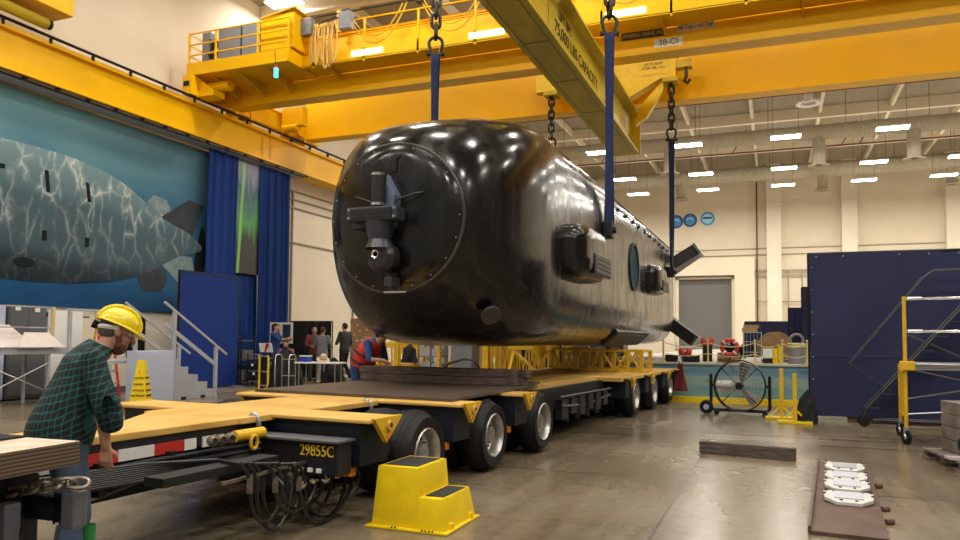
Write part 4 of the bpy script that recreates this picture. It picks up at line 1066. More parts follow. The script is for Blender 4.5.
MB().cyl((0, -.16, .62), (0, .1, .62), .075, 20).build('fan_hub', BLACK, F, smooth=True)
MB().cyl((-.50, .02, .64), (-.16, .0, .63), .09, 18).build('fan_motor', mat('motor_chrome_blade_glint', (.75, .75, .76), .35, metal=.2), F, smooth=True)
for k in range(3):
    a0 = R(75 + 120 * k)
    def blade(u, v, a0=a0):
        r = .08 + .42 * u; a = a0 + (v - .5) * (.75 - .25 * u); return V((r * math.cos(a), .0 + .1 * (v - .5), .62 + r * math.sin(a)))
    MB().grid(blade, 8, 5).build('fan_blade', mat('motor_chrome_blade_glint', (.75, .75, .76), .35, metal=.2) if k == 1 else mat('blade_grey', (.16, .15, .14), .4, metal=.5), F, smooth=True)  # left blade coloured brighter to carry its highlight
b = MB().tube([(-.62, 0, .86), (-.62, 0, .16), (-.56, 0, .09), (.56, 0, .09), (.62, 0, .16), (.62, 0, .84)], .035, 8)
b.build('fan_yoke', BLACK, F, smooth=True)
MB().bar((-.62, 0, .62), (-.54, 0, .62), .05, .05).bar((.54, 0, .62), (.62, 0, .62), .05, .05).build('pivot', BLACK, F)
b = MB().tube([(-.58, -.3, .09), (-.58, .3, .09)], .025, 6).tube([(.58, -.3, .09), (.58, .3, .09)], .025, 6)
b.build('base_frame', BLACK, F)
w1 = MB().lathe([(0, -.03), (.05, -.035), (.13, -.03), (.15, 0), (.13, .03), (0, .03)], (-.68, -.22, .155), (0, -1, 0), 28).build('side_wheel', RUB, F, smooth=True)
MB().cyl((-.68, -.25, .155), (-.68, -.265, .155), .06, 18).build('wheel_disc', GREYL, w1)
for x in (-.45, .55): MB().lathe([(.0, -.02), (.055, -.02), (.055, .02), (0, .02)], (x, -.27, .055), (0, 1, 0), 16).build('caster', RUB, F, smooth=True)

# two short yellow posts on T feet
for i, (x, y, rz) in enumerate(((.10, 14.72, 4), (.31, 14.05, -3))):
    t = thing('floor_stand', ('short yellow post on a yellow foot, farther of the two beside the navy curtain', 'short yellow post on a yellow foot, nearer of the two beside the navy curtain')[i], 'stand', (x, y, 0), rz, 'yellow posts right of the fan')
    MB().box(-.034, .034, -.034, .034, .05, .92 if i == 0 else .86).build('post', YELT, t, bevel=.008)
    MB().box(-.28, .28, -.08, .08, 0, .05).build('foot', YELP, t, bevel=.008)
    MB().bar((0, .0, .25), (.2, .0, .05), .03, .03).bar((0, .0, .25), (-.2, .0, .05), .03, .03).build('brace', YELP, t)

# ================================================================== TEST POOL AND ITS DECK
def poolmat():
    m = mat('pool_wall_blue', (.12, .25, .32), .5); k = NT(m)
    tc = k.n('TexCoord'); sp = k.n('SeparateXYZ'); k.l(tc.outputs['Object'], sp.inputs[0])
    mp = k.n('Mapping'); mp.inputs['Scale'].default_value = (.8, 1, 3); k.l(tc.outputs['Object'], mp.inputs[0])
    n = k.n('TexNoise', Scale=2.2, Detail=7.0); k.l(mp.outputs[0], n.inputs['Vector'])
    c = k.ramp(k.math('ADD', k.math('DIVIDE', sp.outputs[2], .9), k.math('MULTIPLY', k.math('SUBTRACT', n.outputs['Fac'], .5), .12)), [(.04, (.13, .28, .33)), (.40, (.15, .30, .34)), (.44, (.24, .36, .34)), (.66, (.25, .38, .37)), (.70, (.14, .29, .40)), (1, (.16, .33, .45))])
    st = k.ramp(n.outputs['Fac'], [(.28, (.4, .33, .25)), (.42, (1, 1, 1))])
    x = k.n('Mix', data_type='RGBA', blend_type='MULTIPLY'); x.inputs[0].default_value = .8; k.l(c, x.inputs[6]); k.l(st, x.inputs[7])
    k.l(x.outputs[2], k.b.inputs['Base Color']); return m
struct(MB().box(-4.3, 15, 18.05, 49.5, 0, .86).build('pool_wall', poolmat()))
struct(MB().box(-4.35, 15, 18.0, 49.5, .86, .90).build('pool_deck', mat('deck_pale', (.5, .46, .38), .6, var=.2, scale=3)))
struct(MB().box(-4.4, 15, 17.75, 18.05, 0, .12).build('pool_kerb', YELP))
# stanchions with rope
STC = mat('stanchion_cream', (.6, .52, .22), .5)
px = (-2.5, -1.47, -.43, .15, .67, 1.7)
for i, x in enumerate(px):
    t = thing('rope_post', ('pale yellow rope post on the pool edge, behind the submarine tail', 'pale yellow rope post on the pool edge left of the red lifebuoy', 'pale yellow rope post on the pool edge right of the wire cage', 'pale yellow rope post on the pool edge above the fan stands', 'pale yellow rope post on the pool edge beside the navy curtain', 'pale yellow rope post on the pool edge behind the navy curtain')[i], 'post', (x, 18.3, .9), 0, 'rope posts along the pool edge')
    MB().cyl((0, 0, 0), (0, 0, .52), .022, 10).build('post', STC, t); MB().cyl((0, 0, 0), (0, 0, .03), .07, 14).build('foot', STC, t); MB().ell((0, 0, .53), (.03, .03, .03), 10, 6).build('cap', STC, t)
for i, (a, c) in enumerate(zip(px, px[1:])):
    o = MB().tube(catenary((0, 0, .48), (c - a, 0, .48), .1), .012, 6).tube(catenary((0, 0, .22), (c - a, 0, .22), .07), .01, 6).build('barrier_rope', STC)
    o.location = (a, 18.3, .9); tag(o, 'pair of pale ropes slung between pool posts, span %s' % ('under the submarine tail', 'behind the red lifebuoy', 'in front of the brown cable drum', 'above the fan stands', 'ending at the navy curtain')[i], 'rope', 'ropes along the pool edge')
b = MB().tube([(.17 * math.cos(a), 0, .17 * math.sin(a)) for a in [2 * PI * q / 28 for q in range(28)]], .05, 10, closed=True)
t = thing('lifebuoy', 'red ring lifebuoy with white bands on the pool edge above the fan', 'lifebuoy', (-.99, 18.35, 1.27))
b.build('ring', RED, t, smooth=True)
for k in range(4):
    a = R(45 + 90 * k); MB().lathe([(.053, -.02), (.053, .02)], (.17 * math.cos(a), 0, .17 * math.sin(a)), (-math.sin(a), 0, math.cos(a)), 12).build('band', WHITE, t, smooth=True)
MB().bar((0, .02, -.16), (0, .02, -.37), .03, .03).build('hanger', STEELD, t)
t = thing('wooden_crate', 'small tan wooden crate under the red lifebuoy', 'crate', (-1.03, 18.75, .9))
MB().box(-.25, .25, -.18, .18, 0, .24).build('crate_body', TAN, t, bevel=.01)
b = MB()
for z in (.06, .16): b.box(-.255, .255, -.19, -.18, z, z + .015)
b.build('slat_gap', BLACK, t)
b = MB()
for z in (0, .25, .5, .72):
    b.box(-.2, .2, -.15, .15, z, z + .012)
for x in (-.2, .2):
    for y in (-.15, .15): b.bar((x, y, 0), (x, y, .74), .015, .015)
for k in range(6): b.bar((-.2 + .08 * k, -.155, 0), (-.2 + .08 * k, -.155, .72), .006, .006)
single(b, 'wire_cage', ALU, 'silver wire cage rack standing right of the lifebuoy', 'rack', (-.50, 18.9, .9))
t = thing('carton_box', 'tan cardboard carton resting on the silver wire cage', 'box', (-.55, 18.9, 1.635)); MB().box(-.18, .16, -.12, .12, 0, .10).build('carton', CARD, t, bevel=.006)
MB().box(-.15, .2, -.1, .1, .10, .17).build('carton_lid', TAN, t, bevel=.006)
b = MB()
for i in range(6): b.cbox((-.25 + .1 * i, 0, .2 + .05 * (i % 3)), (.13, .2, .35), (10 * i, 5, 20 * i))
single(b, 'black_equipment', BLACK, 'black equipment cases piled left of the wire cage', 'equipment', (-.92, 19.5, .905), bevel=.01)
t = thing('cable_drum', 'brown wooden cable drum lying on the pool deck behind the ropes', 'drum', (.0, 20.4, 1.28), 15)
for y in (-.2, .2): MB().cyl((0, y - .02, 0), (0, y + .02, 0), .38, 28).build('drum_flange', TAN, t)
MB().cyl((0, -.2, 0), (0, .2, 0), .24, 20).build('cable_winding', BLACKC, t, smooth=True)
MB().box(-.3, .3, -.2, .2, -.38, -.33).build('drum_chock', GREYW, t)
t = thing('rope_drum', 'grey drum with coiled rope on top beside the navy curtain', 'drum', (.47, 19.0, .9))
MB().cyl((0, 0, 0), (0, 0, .36), .2, 24).build('drum_body', GREYM, t, smooth=True)
for z in (.40, .45): MB().tube([(.17 * math.cos(a), .17 * math.sin(a), z) for a in [2 * PI * q / 20 for q in range(20)]], .035, 8, closed=True).build('rope_coil', STC, t, smooth=True)
MB().tube([(.14 * math.cos(a), 0, .55 + .14 * math.sin(a)) for a in [2 * PI * q / 20 for q in range(20)]], .03, 8, closed=True).build('spare_coil', GREYM, t, smooth=True)
for i, (x, y, h) in enumerate(((.0, 18.75, .36), (.12, 18.8, .42))):
    t = thing('yellow_canister', ('small yellow canister on the pool edge, left one beside the brown drum', 'taller yellow canister on the pool edge, right one beside the brown drum')[i], 'canister', (x, y, .9), 0, 'yellow canisters on the pool edge')
    MB().cyl((0, 0, 0), (0, 0, h), .055, 14).build('canister_body', YELP, t, smooth=True); MB().cyl((0, 0, h), (0, 0, h + .06), .03, 10).build('canister_neck', BLACK, t)
t = thing('white_case', 'white case on the pool deck in front of the brown cable drum', 'case', (-.11, 18.85, .9)); MB().box(-.16, .12, -.1, .1, .12, .34).build('case_body', WHITE, t, bevel=.01); MB().box(-.16, .12, -.1, .1, 0, .12).build('case_base', BLACK, t)
for i, (x, lab) in enumerate(((-2.3, 'flat black case on the pool edge below the submarine tail, left one'), (-1.88, 'flat black case on the pool edge below the submarine tail, right one'))):
    t = thing('equipment_case', lab, 'case', (x, 18.6, .9), 0, 'black cases on the pool edge'); MB().box(-.19, .19, -.12, .12, 0, .17).build('case_body', BLACK, t, bevel=.015); MB().box(-.06, .06, -.135, -.12, .1, .13).build('case_handle', STEELD, t)
t = thing('small_table', 'small pale table on the pool deck behind the black cases', 'table', (-1.95, 19.6, .9))
MB().box(-.3, .3, -.2, .2, .33, .36).build('tabletop', WHITE, t)
for x in (-.27, .27):
    for y in (-.17, .17): MB().bar((x, y, 0), (x, y, .33), .025, .025).build('leg', ALU, t)
for i, (x, y, lab) in enumerate(((-2.05, 18.85, 'red and dark bundle lying by the submarine lower fin'), (-1.55, 19.2, 'red and dark bundle standing on the pool deck'))):
    t = thing('red_dark_bundle', lab, 'life vest', (x, y, .9), 20 * i)  # simple stand-in for an unidentified red and dark bundle
    MB().bar((0, 0, 0), (0, 0, .4 if i else .18), .2 if i else .1, .14).build('stand', BLACK, t, bevel=.02)
    b = MB()
    for s in (-1, 1): b.ell((s * .08, 0, (.48 if i else .22)), (.08, .07, .12), 12, 8, (0, s * 15, 0))
    b.build('vest', RED, t, smooth=True)
# navy screens behind, on the pool deck
for i, (x0, x1, y, h, lab) in enumerate(((-.85, .55, 24.0, 1.1, 'low navy fabric screen on the pool deck behind the cable drum'), (.36, 1.3, 22.6, 1.45, 'middle-height navy screen stepping up towards the big navy curtain'), (.67, 2.6, 21.4, 1.95, 'tall navy screen on the pool deck partly behind the big navy curtain'))):
    t = thing('navy_screen', lab, 'screen', ((x0 + x1) / 2, y, .9), 0, 'navy screens on the pool deck'); W = (x1 - x0) / 2
    MB().grid(lambda u, v: V((-W + 2 * W * u, .02 * math.sin(u * 40), .03 + (h - .03) * v)), 60, 6).build('screen_cloth', NAVY, t, smooth=True)
    b = MB().bar((-W, .04, 0), (-W, .04, h), .04, .04).bar((W, .04, 0), (W, .04, h), .04, .04).bar((-W, .04, h), (W, .04, h), .04, .04)
    for x in (-W, W): b.box(x - .03, x + .03, -.2, .25, 0, .03)
    b.build('screen_frame', BLACK, t)

# ================================================================== BIG NAVY CURTAIN, SCAFFOLD
t = thing('navy_curtain', 'big dark navy curtain laced to a black frame at right', 'curtain', (.58, 14.62, 0))
def cf(u, v):
    x = 6.4 * u; return V((x, .03 * math.sin(x * 3.1 + 1.5 * v) * (1 - .5 * v) + .016 * math.sin(x * 7.3 + 4 * v) + .012 * math.sin(x * 4.2 - 7 * v) + .04 * (1 - v) * math.sin(x * 1.7), .1 + 2.9 * v))
MB().grid(cf, 120, 30).build('curtain_cloth', NAVY, t, smooth=True)
b = MB().tube([(0, .05, 0), (0, .05, 3.0)], .028, 8).tube([(-.02, .05, 3.0), (6.4, .05, 3.0)], .028, 8).tube([(6.4, .05, 0), (6.4, .05, 3.0)], .028, 8)
for x in (0, 3.2, 6.4): b.box(x - .05, x + .05, -.28, .4, 0, .03)
b.build('curtain_frame', BLACK, t)
b = MB()
for k in range(15): b.cyl((.12 + k * .44, .0, 2.945), (.12 + k * .44, -.02, 2.945), .014, 8)
for k in range(7): b.cyl((.05, .0, .35 + k * .4), (.05, -.02, .35 + k * .4), .012, 8)
b.build('grommet', CHROME, t)
b = MB(); b.grid(lambda u, v: V((6.3 * u + .03, -.02 + .018 * math.sin(6.3 * u * 3.1) , 1.17 + .012 * v)), 60, 1); b.build('curtain_seam', mat('seam_navy', (.035, .04, .11), .7), t)
MB().box(.6, 6.3, .1, .2, 0, .1).build('bottom_board', TIMBER, t)
# black covered bundle at the foot of the curtain
def bundle(fn_seed, sx, sy, sz, name, m, label, cat, loc, par=None):
    rr = random.Random(fn_seed); ph = [rr.uniform(0, 6) for _ in range(6)]
    def fn(u, v):
        a = 2 * PI * u; z = v; r = (1 - .5 * z ** 1.3) * (1 + .16 * math.sin(2 * a + ph[0] + 3 * z) + .11 * math.sin(5 * a + ph[1] - 6 * z) + .06 * math.sin(11 * a + ph[3] + 9 * z)); top = min(1, (1 - z) * 4) ** .6
        return V((sx * r * top * math.cos(a), sy * r * top * math.sin(a), sz * z + sz * .10 * math.sin(2 * a + ph[2]) * z + .03 * math.sin(5 * a + ph[4]) * z))
    o = MB().grid(fn, 40, 16).build(name, m, par, smooth=True)
    if par is None: o.location = loc; tag(o, label, cat)
    return o
bundle(2, .17, .13, .52, 'covered_bundle', BLACKC, 'black tarp-covered bundle standing at the left foot of the navy curtain', 'bundle', (.50, 14.14, 0))

SF = thing('rolling_scaffold', 'rolling scaffold with yellow legs, silver guard rails and plank platform at right', 'scaffold', (1.70, 12.0, 0), -4)
for y in (-.05, .95):
    MB().cyl((0, y, .2), (0, y, 2.07 if y < .5 else 1.1), .026, 12).build('yellow_leg', YELT, SF, smooth=True)
    MB().cyl((1.9, y, .2), (1.9, y, 2.07), .026, 12).build('yellow_leg', YELT, SF, smooth=True)
MB().cyl((0, .45, .35), (0, .45, 1.1), .022, 10).build('yellow_leg', YELT, SF, smooth=True)
b = MB()
for z in (.38, 1.0): b.tube([(0, -.05, z), (0, .95, z)], .022, 8)
b.build('end_rung', YELT, SF)
for z in (2.04, 1.58):
    r = MB().cyl((0, -.05, z), (1.9, -.05, z), .016, 10).build('guard_rail', CHROME, SF)
    MB().cyl((.04, -.05, z), (.22, -.05, z), .024, 10).build('rail_sleeve', ALU, r)
p = MB().box(.02, 1.9, -.1, 1.0, 1.04, 1.13).build('platform', ALU, SF, bevel=.008)
b = MB()
for z in (1.065, 1.085, 1.105): b.box(.03, 1.88, -.108, -.1, z, z + .008)
b.build('platform_groove', STEELD, p)
MB().box(-.07, .12, -.12, 0, 1.03, 1.16).build('platform_clamp', YELT, SF, bevel=.015)
for pa, pb in (((0, -.05, .42), (1.9, -.05, .62)), ((.1, -.05, 1.04), (1.9, .95, .62)), ((0, .95, .55), (1.9, .95, .95))): MB().cyl(pa, pb, .011, 8).build('diagonal_brace', ALU, SF)
for x in (0, 1.9):
    for y in (-.05, .95):
        c = MB().lathe([(.0, -.025), (.06, -.025), (.1, -.02), (.1, .02), (.06, .025), (0, .025)], (x, y, .1), (1, .5, 0), 24).build('caster', RUB, SF, smooth=True)
        MB().cyl((x - .03, y, .1), (x + .03, y, .1), .045, 14).build('caster_hub', ALU, c)
        MB().bar((x, y, .1), (x, y, .24), .07, .05).build('caster_fork', GREYM, c)
# dark rolling stair ladder behind, near the curtain
t = thing('rolling_ladder', 'dark metal rolling stair ladder behind the scaffold, against the navy curtain', 'ladder', (1.3, 14.1, 0))
LD = mat('ladder_dark', (.05, .05, .055), .45, metal=.4)
for y in (0, .3):
    s = MB().tube([(.05, y, .1), (.12, y, .3), (1.95, y, 2.5)], .02, 6).build('stringer', LD, t)
    r = MB().tube([(.55, y, .55), (-.12, y, 1.05), (1.0, y, 2.5), (1.15, y, 2.62), (1.9, y, 2.64)], .013, 6).build('hand_rail', LD, t, smooth=True)
    MB().tube([(.75, y, 1.55), (1.6, y, 1.15), (2.2, y, .7)], .014, 6).tube([(2.3, y, .1), (2.3, y, 2.5)], .02, 6).tube([(.2, y, .12), (2.3, y, .12)], .018, 6).build('side_brace', LD, t)
for k in range(9):
    q = k / 9; MB().box(.12 + 1.83 * q, .12 + 1.83 * q + .2, 0, .3, .3 + 2.2 * q, .32 + 2.2 * q).build('tread', LD, t)
MB().tube([(1.7, .0, 2.8), (1.9, 0, 2.92), (2.3, 0, 2.92), (2.3, 0, 2.72), (1.8, 0, 2.7)], .015, 6, closed=True).build('top_loop', LD, t)
for y in (0, .3):
    MB().lathe([(0, -.02), (.08, -.02), (.08, .02), (0, .02)], (.08, y, .08), (0, 1, 0), 16).build('wheel', RUB, t)
# pallet with wooden block and machine at the right edge
PA = thing('wooden_pallet', 'small worn wooden pallet at the right edge of the floor', 'pallet', (2.14, 10.2, 0), 10)
for i in range(3): MB().box(-.35, .4, -.55 + i * .5, -.45 + i * .5, .03, .10).build('runner', GREYW, PA)
for i in range(5): MB().box(-.38, .42, -.58 + i * .235, -.40 + i * .235, .10, .125).build('top_board', GREYW, PA)
MB().box(-.38, .42, -.58, -.4, .0, .03).box(-.38, .42, .36, .54, 0, .03).build('bottom_board', GREYW, PA)
t = thing('wood_block', 'stacked grey wood block on the pallet at the right edge', 'block', (2.22, 10.25, .127), 10)
for z in (0, .15, .30, .45): MB().box(-.28, .3, -.4, .4, z, z + .145).build('block_layer', GREYW, t, bevel=.008)
t = thing('sheet_board', 'pale flat board on the front of the pallet', 'board', (1.88, 9.78, .127), 10); MB().box(-.12, .3, -.12, .03, 0, .03).build('board', mat('pale_board', (.5, .47, .42), .7, var=.2), t)
t = thing('round_motor', 'dark round motor housing on the pale board beside the wood block', 'motor', (2.02, 9.76, .158), 10); t.scale = (1, .3, 1)
MB().cyl((0, -.3, .0), (0, .2, .0), .0001, 8).build('shaft', STEELD, t)
MB().lathe([(0, -.3), (.1, -.3), (.13, -.26), (.13, .15), (0, .15)], (0, 0, .13), (0, 1, 0), 28).build('motor_housing', STEELD, t, smooth=True)
MB().lathe([(.03, 0), (.09, -.02), (.09, .02)], (0, -.3, .13), (0, 1, 0), 20).build('motor_cap', BLACK, t)

# ================================================================== LEFT SIDE: CABINETS, BENCH, STAIRS
for i, (y, m, h, lab) in enumerate(((10.42, GREYL, 2.02, 'light grey steel cabinet at the left edge under the mural'), (11.36, GREYD, 2.04, 'dark grey steel cabinet under the mural'), (12.3, WHITE, 1.95, 'white steel cabinet under the mural, right of the dark one'))):
    t = thing('steel_cabinet', lab, 'cabinet', (-15.22, y, 0), 0, 'steel cabinets under the mural')
    MB().box(-.2, .2, -.44, .44, .04, h).build('cabinet_body', m, t, bevel=.01)
    for s in (-1, 1):
        d = MB().box(.2, .218, min(0, s * .42) + .005, max(0, s * .42) - .005, .1, h - .03).build('cabinet_door', m, t, bevel=.004)
        MB().box(.218, .235, s * .04 - .01, s * .04 + .01, h * .5, h * .5 + .12).build('door_handle', ALU, d)
    MB().box(-.18, .18, -.42, .42, 0, .04).build('plinth', BLACK, t)
b = MB().box(-.01, .01, -.1, .1, -.04, .04)
for i, (y, z) in enumerate(((11.1, 1.98), (11.55, 1.96))):
    t = thing('paper_note', ('small white paper note on the dark cabinet, left one', 'small white paper note on the dark cabinet, right one')[i], 'paper', (-14.995, y, z)); MB().box(0, .006, -.05, .07, -.06, .03).build('note', WHITE, t)
WP = thing('work_platform', 'light grey work platform with guard rails and cross braces at the left edge', 'platform', (-14.0, 8.6, 0))
MB().box(-.45, .35, -3, 3.6, 1.02, 1.14).build('deck', GREYP, WP, bevel=.01)
for y in (-2, .9, 2.25, 3.5):
    MB().bar((.3, y, 0), (.3, y, 1.04), .05, .05).bar((-.4, y, 0), (-.4, y, 1.04), .05, .05).build('leg', GREYP, WP)
for pa, pb in (((.32, .9, .85), (.32, 2.25, .25)), ((.32, .9, .25), (.32, 2.25, .85)), ((.32, 2.25, .3), (.32, 3.5, 1.0))): MB().cyl(pa, pb, .014, 8).build('cross_brace', ALU, WP)
for y in (-1.5, .4, 2.3): MB().box(.28, .34, y - .03, y + .03, 1.14, 1.98).build('rail_post', mat('post_cream', (.65, .5, .25), .5), WP)
for z in (1.55, 1.96): MB().cyl((.31, -3, z), (.31, 2.3, z), .014, 8).build('guard_rail', ALU, WP)
def papers(label, loc, pts, rot):
    o = MB().prism([(p[0], p[1], 0) for p in pts], (0, 0, .008)).build('drawing_sheet', mat('drawing_paper', (.80, .72, .68), .7, var=.1, scale=5)); o.location = loc; o.rotation_euler = [R(a) for a in rot]; tag(o, label, 'paper')
papers('large white drawing board leaning on the work platform, left one', (-13.62, 9.55, 1.16), [(-.5, 0), (.95, 0), (.55, .5), (-.5, .5)], (60, 0, 90))
papers('smaller white drawing board leaning beside the larger one on the work platform', (-13.55, 10.35, 1.16), [(-.3, 0), (.72, 0), (.5, .33), (-.05, .33)], (62, 0, 90))
t = thing('wall_bracket', 'black wall bracket arm above the white cabinet', 'bracket', (-15.1, 12.2, 1.86)); MB().box(0, .05, -.35, .1, -.04, .04).build('arm', BLACK, t); MB().box(.0, .04, .25, .75, -.05, -.01).build('shelf_edge', GREYD, t)
t = thing('step_ladder', 'red and yellow step ladder with a black top beside the white cabinet', 'ladder', (-14.6, 12.97, 0), 80)
for s in (-1, 1):
    MB().bar((s * .25, -.3, 0), (s * .16, -.04, 1.62), .05, .03).build('front_rail', RED, t); MB().bar((s * .25, .35, 0), (s * .16, .04, 1.62), .04, .03).build('rear_rail', YELT, t)
for k in range(5): MB().box(-.22, .22, -.29 + k * .05, -.21 + k * .05, .28 + k * .28, .31 + k * .28).build('step', YELT if k == 4 else ALU, t)
MB().box(-.2, .2, -.12, .12, 1.62, 1.7).build('ladder_top', BLACK, t, bevel=.01)
for i, y in enumerate((13.85, 14.35)):
    t = thing('framed_notice', ('white framed notice with a dark purple print on the wall, left of the pair', 'white framed notice with a dark purple print on the wall, right of the pair')[i], 'notice', (-15.39, y, 1.9), 0, 'framed notices below the mural')
    MB().box(0, .03, -.24, .24, -.17, .17).build('frame', WHITE, t); MB().box(.03, .036, -.17, .17, -.1, .12).build('print', PURPLE, t)
    MB().box(.036, .038, -.12, .12, -.0, .03).build('print_line', WHITE, t)
t = thing('sign_board', 'black notice board with papers on the wall behind the stairs', 'board', (-15.51, 14.75, 1.35)); MB().box(0, .05, -.28, .28, -.5, .55).build('board', BLACK, t); 
for z in (.3, 0, -.25): MB().box(.05, .055, -.18, .05, z, z + .15).build('pinned_sheet', GREYD, t)
struct(MB().box(-16, -15.47, -9, 34, 0, .12).build('baseboard_left', GREYD))

# stairs
SR = thing('metal_stairs', 'grey metal stairs with handrails climbing left towards the mural', 'stairs', (-12.3, 13.2, 0))
ST2 = mat('stair_grey', (.40, .41, .44), .5, var=.08)
b = MB()
rise, run = .18, .31
prof = [(-.55, 0)] + [(-.55, .9)]
yy = -.32
for k in range(5): prof += [(yy + k * run, .9 - k * rise), (yy + k * run, .9 - (k + 1) * rise)]
prof = [(-.6, 0), (-.6, .9)] + [q for k in range(5) for q in ((-.32 + k * run, .9 - k * rise), (-.32 + k * run, .9 - (k + 1) * rise))][:-1] + [(-.32 + 4 * run, 0)]
MB().prism([(-.0, y, z) for y, z in prof], (.03, 0, 0)).prism([(-1.1, y, z) for y, z in prof], (.03, 0, 0)).build('side_panel', ST2, SR)
for k in range(5): MB().box(-1.08, .0, -.62 + k * run if k else -.6, -.3 + k * run, .87 - k * rise, .9 - k * rise).build('stair_tread', GREYM, SR)
for k in range(5): MB().box(-1.08, .0, -.33 + k * run, -.32 + k * run, .9 - (k + 1) * rise, .88 - k * rise).build('riser', GREYM, SR)
MB().box(.02, .035, -.2, -.05, .0, .06).box(.02, .035, .4, .55, 0, .06).build('base_slot', BLACK, SR)
for x in (.02, -1.1):
    for y, z0, z1 in ((-.45, 0, 1.95), (.88, .0, 1.16)): MB().box(x - .03, x + .03, y - .04, y + .04, z0, z1).build('rail_post', ST2, SR)
    MB().bar((x, -.75, 2.14), (x, 1.25, .98), .035, .05).build('hand_rail', GREYP, SR)
    MB().bar((x, -.7, 1.66), (x, .88, .74), .03, .09).build('mid_rail', GREYP, SR)
MB().box(-1.1, .03, -2.2, -.6, .84, .9).build('landing', ST2, SR)
for y in (-2.15, -1.2): MB().box(-1.12, -1.06, y - .03, y + .03, 0, 1.95).box(.0, .06, y - .03, y + .03, 0, .86).build('landing_post', ST2, SR)
MB().bar((-1.1, -2.2, 1.93), (-1.1, -.45, 1.93), .035, .05).build('landing_rail', GREYP, SR)
t = thing('grey_cabinet', 'pale blue-grey cabinet in front of the stair landing behind the caution cone', 'cabinet', (-12.02, 11.9, 0))
MB().box(-.18, .1, -.5, .5, .0, 1.1).build('cabinet_body', GREYL, t, bevel=.012)
MB().box(.1, .115, -.5, .4, .05, 1.05).build('front_panel', GREYL, t, bevel=.004)
# caution cone with text panels
t = thing('caution_cone', 'yellow four-sided caution cone in front of the pale grey cabinet', 'cone', (-11.6, 11.22, 0), 24)
b = MB(); v0 = [(-.17, -.17), (.17, -.17), (.17, .17), (-.17, .17)]
lo = [b._v((x, y, .05)) for x, y in v0]; hi = [b._v((x * .36, y * .36, .93)) for x, y in v0]
for i in range(4): b._f([lo[i], lo[(i + 1) % 4], hi[(i + 1) % 4], hi[i]])
b._f(hi); b._f(lo[::-1]); b.box(-.2, .2, -.2, .2, 0, .05)
b.build('cone_body', YELP, t, bevel=.008)
for rz in (0, 90):
    for z, s in ((.58, 'CAUTION'), (.46, 'CUIDADO'), (.34, 'WET FLOOR'), (.24, 'PISO MOJADO')):
        q = .17 - (.17 - .061) * (z - .05) / .88 + .006
        o = text(s, .05, TEXTB, t, (q if rz else 0, 0 if rz else -q, z), (83, 0, rz), sx=.8)
    q = .17 - (.17 - .061) * (.7 - .05) / .88 + .006
    text('!', .1, TEXTR, t, (q if rz else 0, 0 if rz else -q, .70), (83, 0, rz))
# royal blue partition
t = thing('blue_partition', 'flat royal blue partition panel standing beside the stairs', 'partition', (-14.3, 15.0, 0))
MB().box(-.03, .03, 0, 2.25, .03, 3.08).build('panel', BLUEP, t)
b = MB().box(-.04, .04, 0, 2.25, 3.08, 3.12).box(-.035, .035, 2.25, 2.29, 0, 3.12).box(-.035, .035, -.04, 0, 0, 3.12)
b.build('panel_edge', BLACK, t)
for y in (.1, 2.1): MB().box(-.35, .35, y - .03, y + .03, 0, .03).build('foot', GREYM, t)

# ================================================================== PEOPLE
def cap(b, p0, p1, r0, r1, n=12):
    b.tube([p0, p1], [r0, r1], n); b.ell(p0, (r0,) * 3, n, 8); b.ell(p1, (r1,) * 3, n, 8)
def blob(b, name, m, parent, vox=.011, it=6):
    o = b.build(name, m, parent)
    r = o.modifiers.new('r', 'REMESH'); r.mode = 'VOXEL'; r.voxel_size = vox
    s = o.modifiers.new('s', 'SMOOTH'); s.factor = .5; s.iterations = it
    dg = bpy.context.evaluated_depsgraph_get(); me = bpy.data.meshes.new_from_object(o.evaluated_get(dg))
    old = o.data; o.modifiers.clear(); o.data = me; bpy.data.meshes.remove(old); me.name = name
    for p in me.polygons: p.use_smooth = True
    if not me.materials: me.materials.append(m)
    return o
def hand(b, w, d, side_v, palm_n, curl=.5, s=1.0):
    """five fingers from the wrist w along d; side_v towards the thumb, palm_n out of the palm"""
    w, d, sv, pn = V(w), V(d).normalized(), V(side_v).normalized(), V(palm_n).normalized()
    k0 = w + d * .085 * s
    for i, L in enumerate((.072, .08, .074, .058)):
        o = sv * (.030 - .020 * i) * s; kn = k0 + o + d * (.006 * (1 - abs(i - 1)) * s)
        cap(b, w + o * .6 + d * .01, kn, .012 * s, .0105 * s, 8)
        a1 = curl * .7; q = kn + (d * math.cos(a1) + pn * math.sin(a1)) * L * .5 * s
        a2 = curl * 1.6; e = q + (d * math.cos(a2) + pn * math.sin(a2)) * L * .5 * s
        cap(b, kn, q, .0098 * s, .009 * s, 8); cap(b, q, e, .009 * s, .0075 * s, 8)
    t0 = w + sv * .02 * s + d * .02 * s; t1 = t0 + (d * .6 + sv * .7 + pn * .25) * .048 * s; t2 = t1 + (d * .9 + sv * .2 + pn * .35) * .034 * s
    cap(b, t0, t1, .0135 * s, .011 * s, 8); cap(b, t1, t2, .0105 * s, .008 * s, 8)
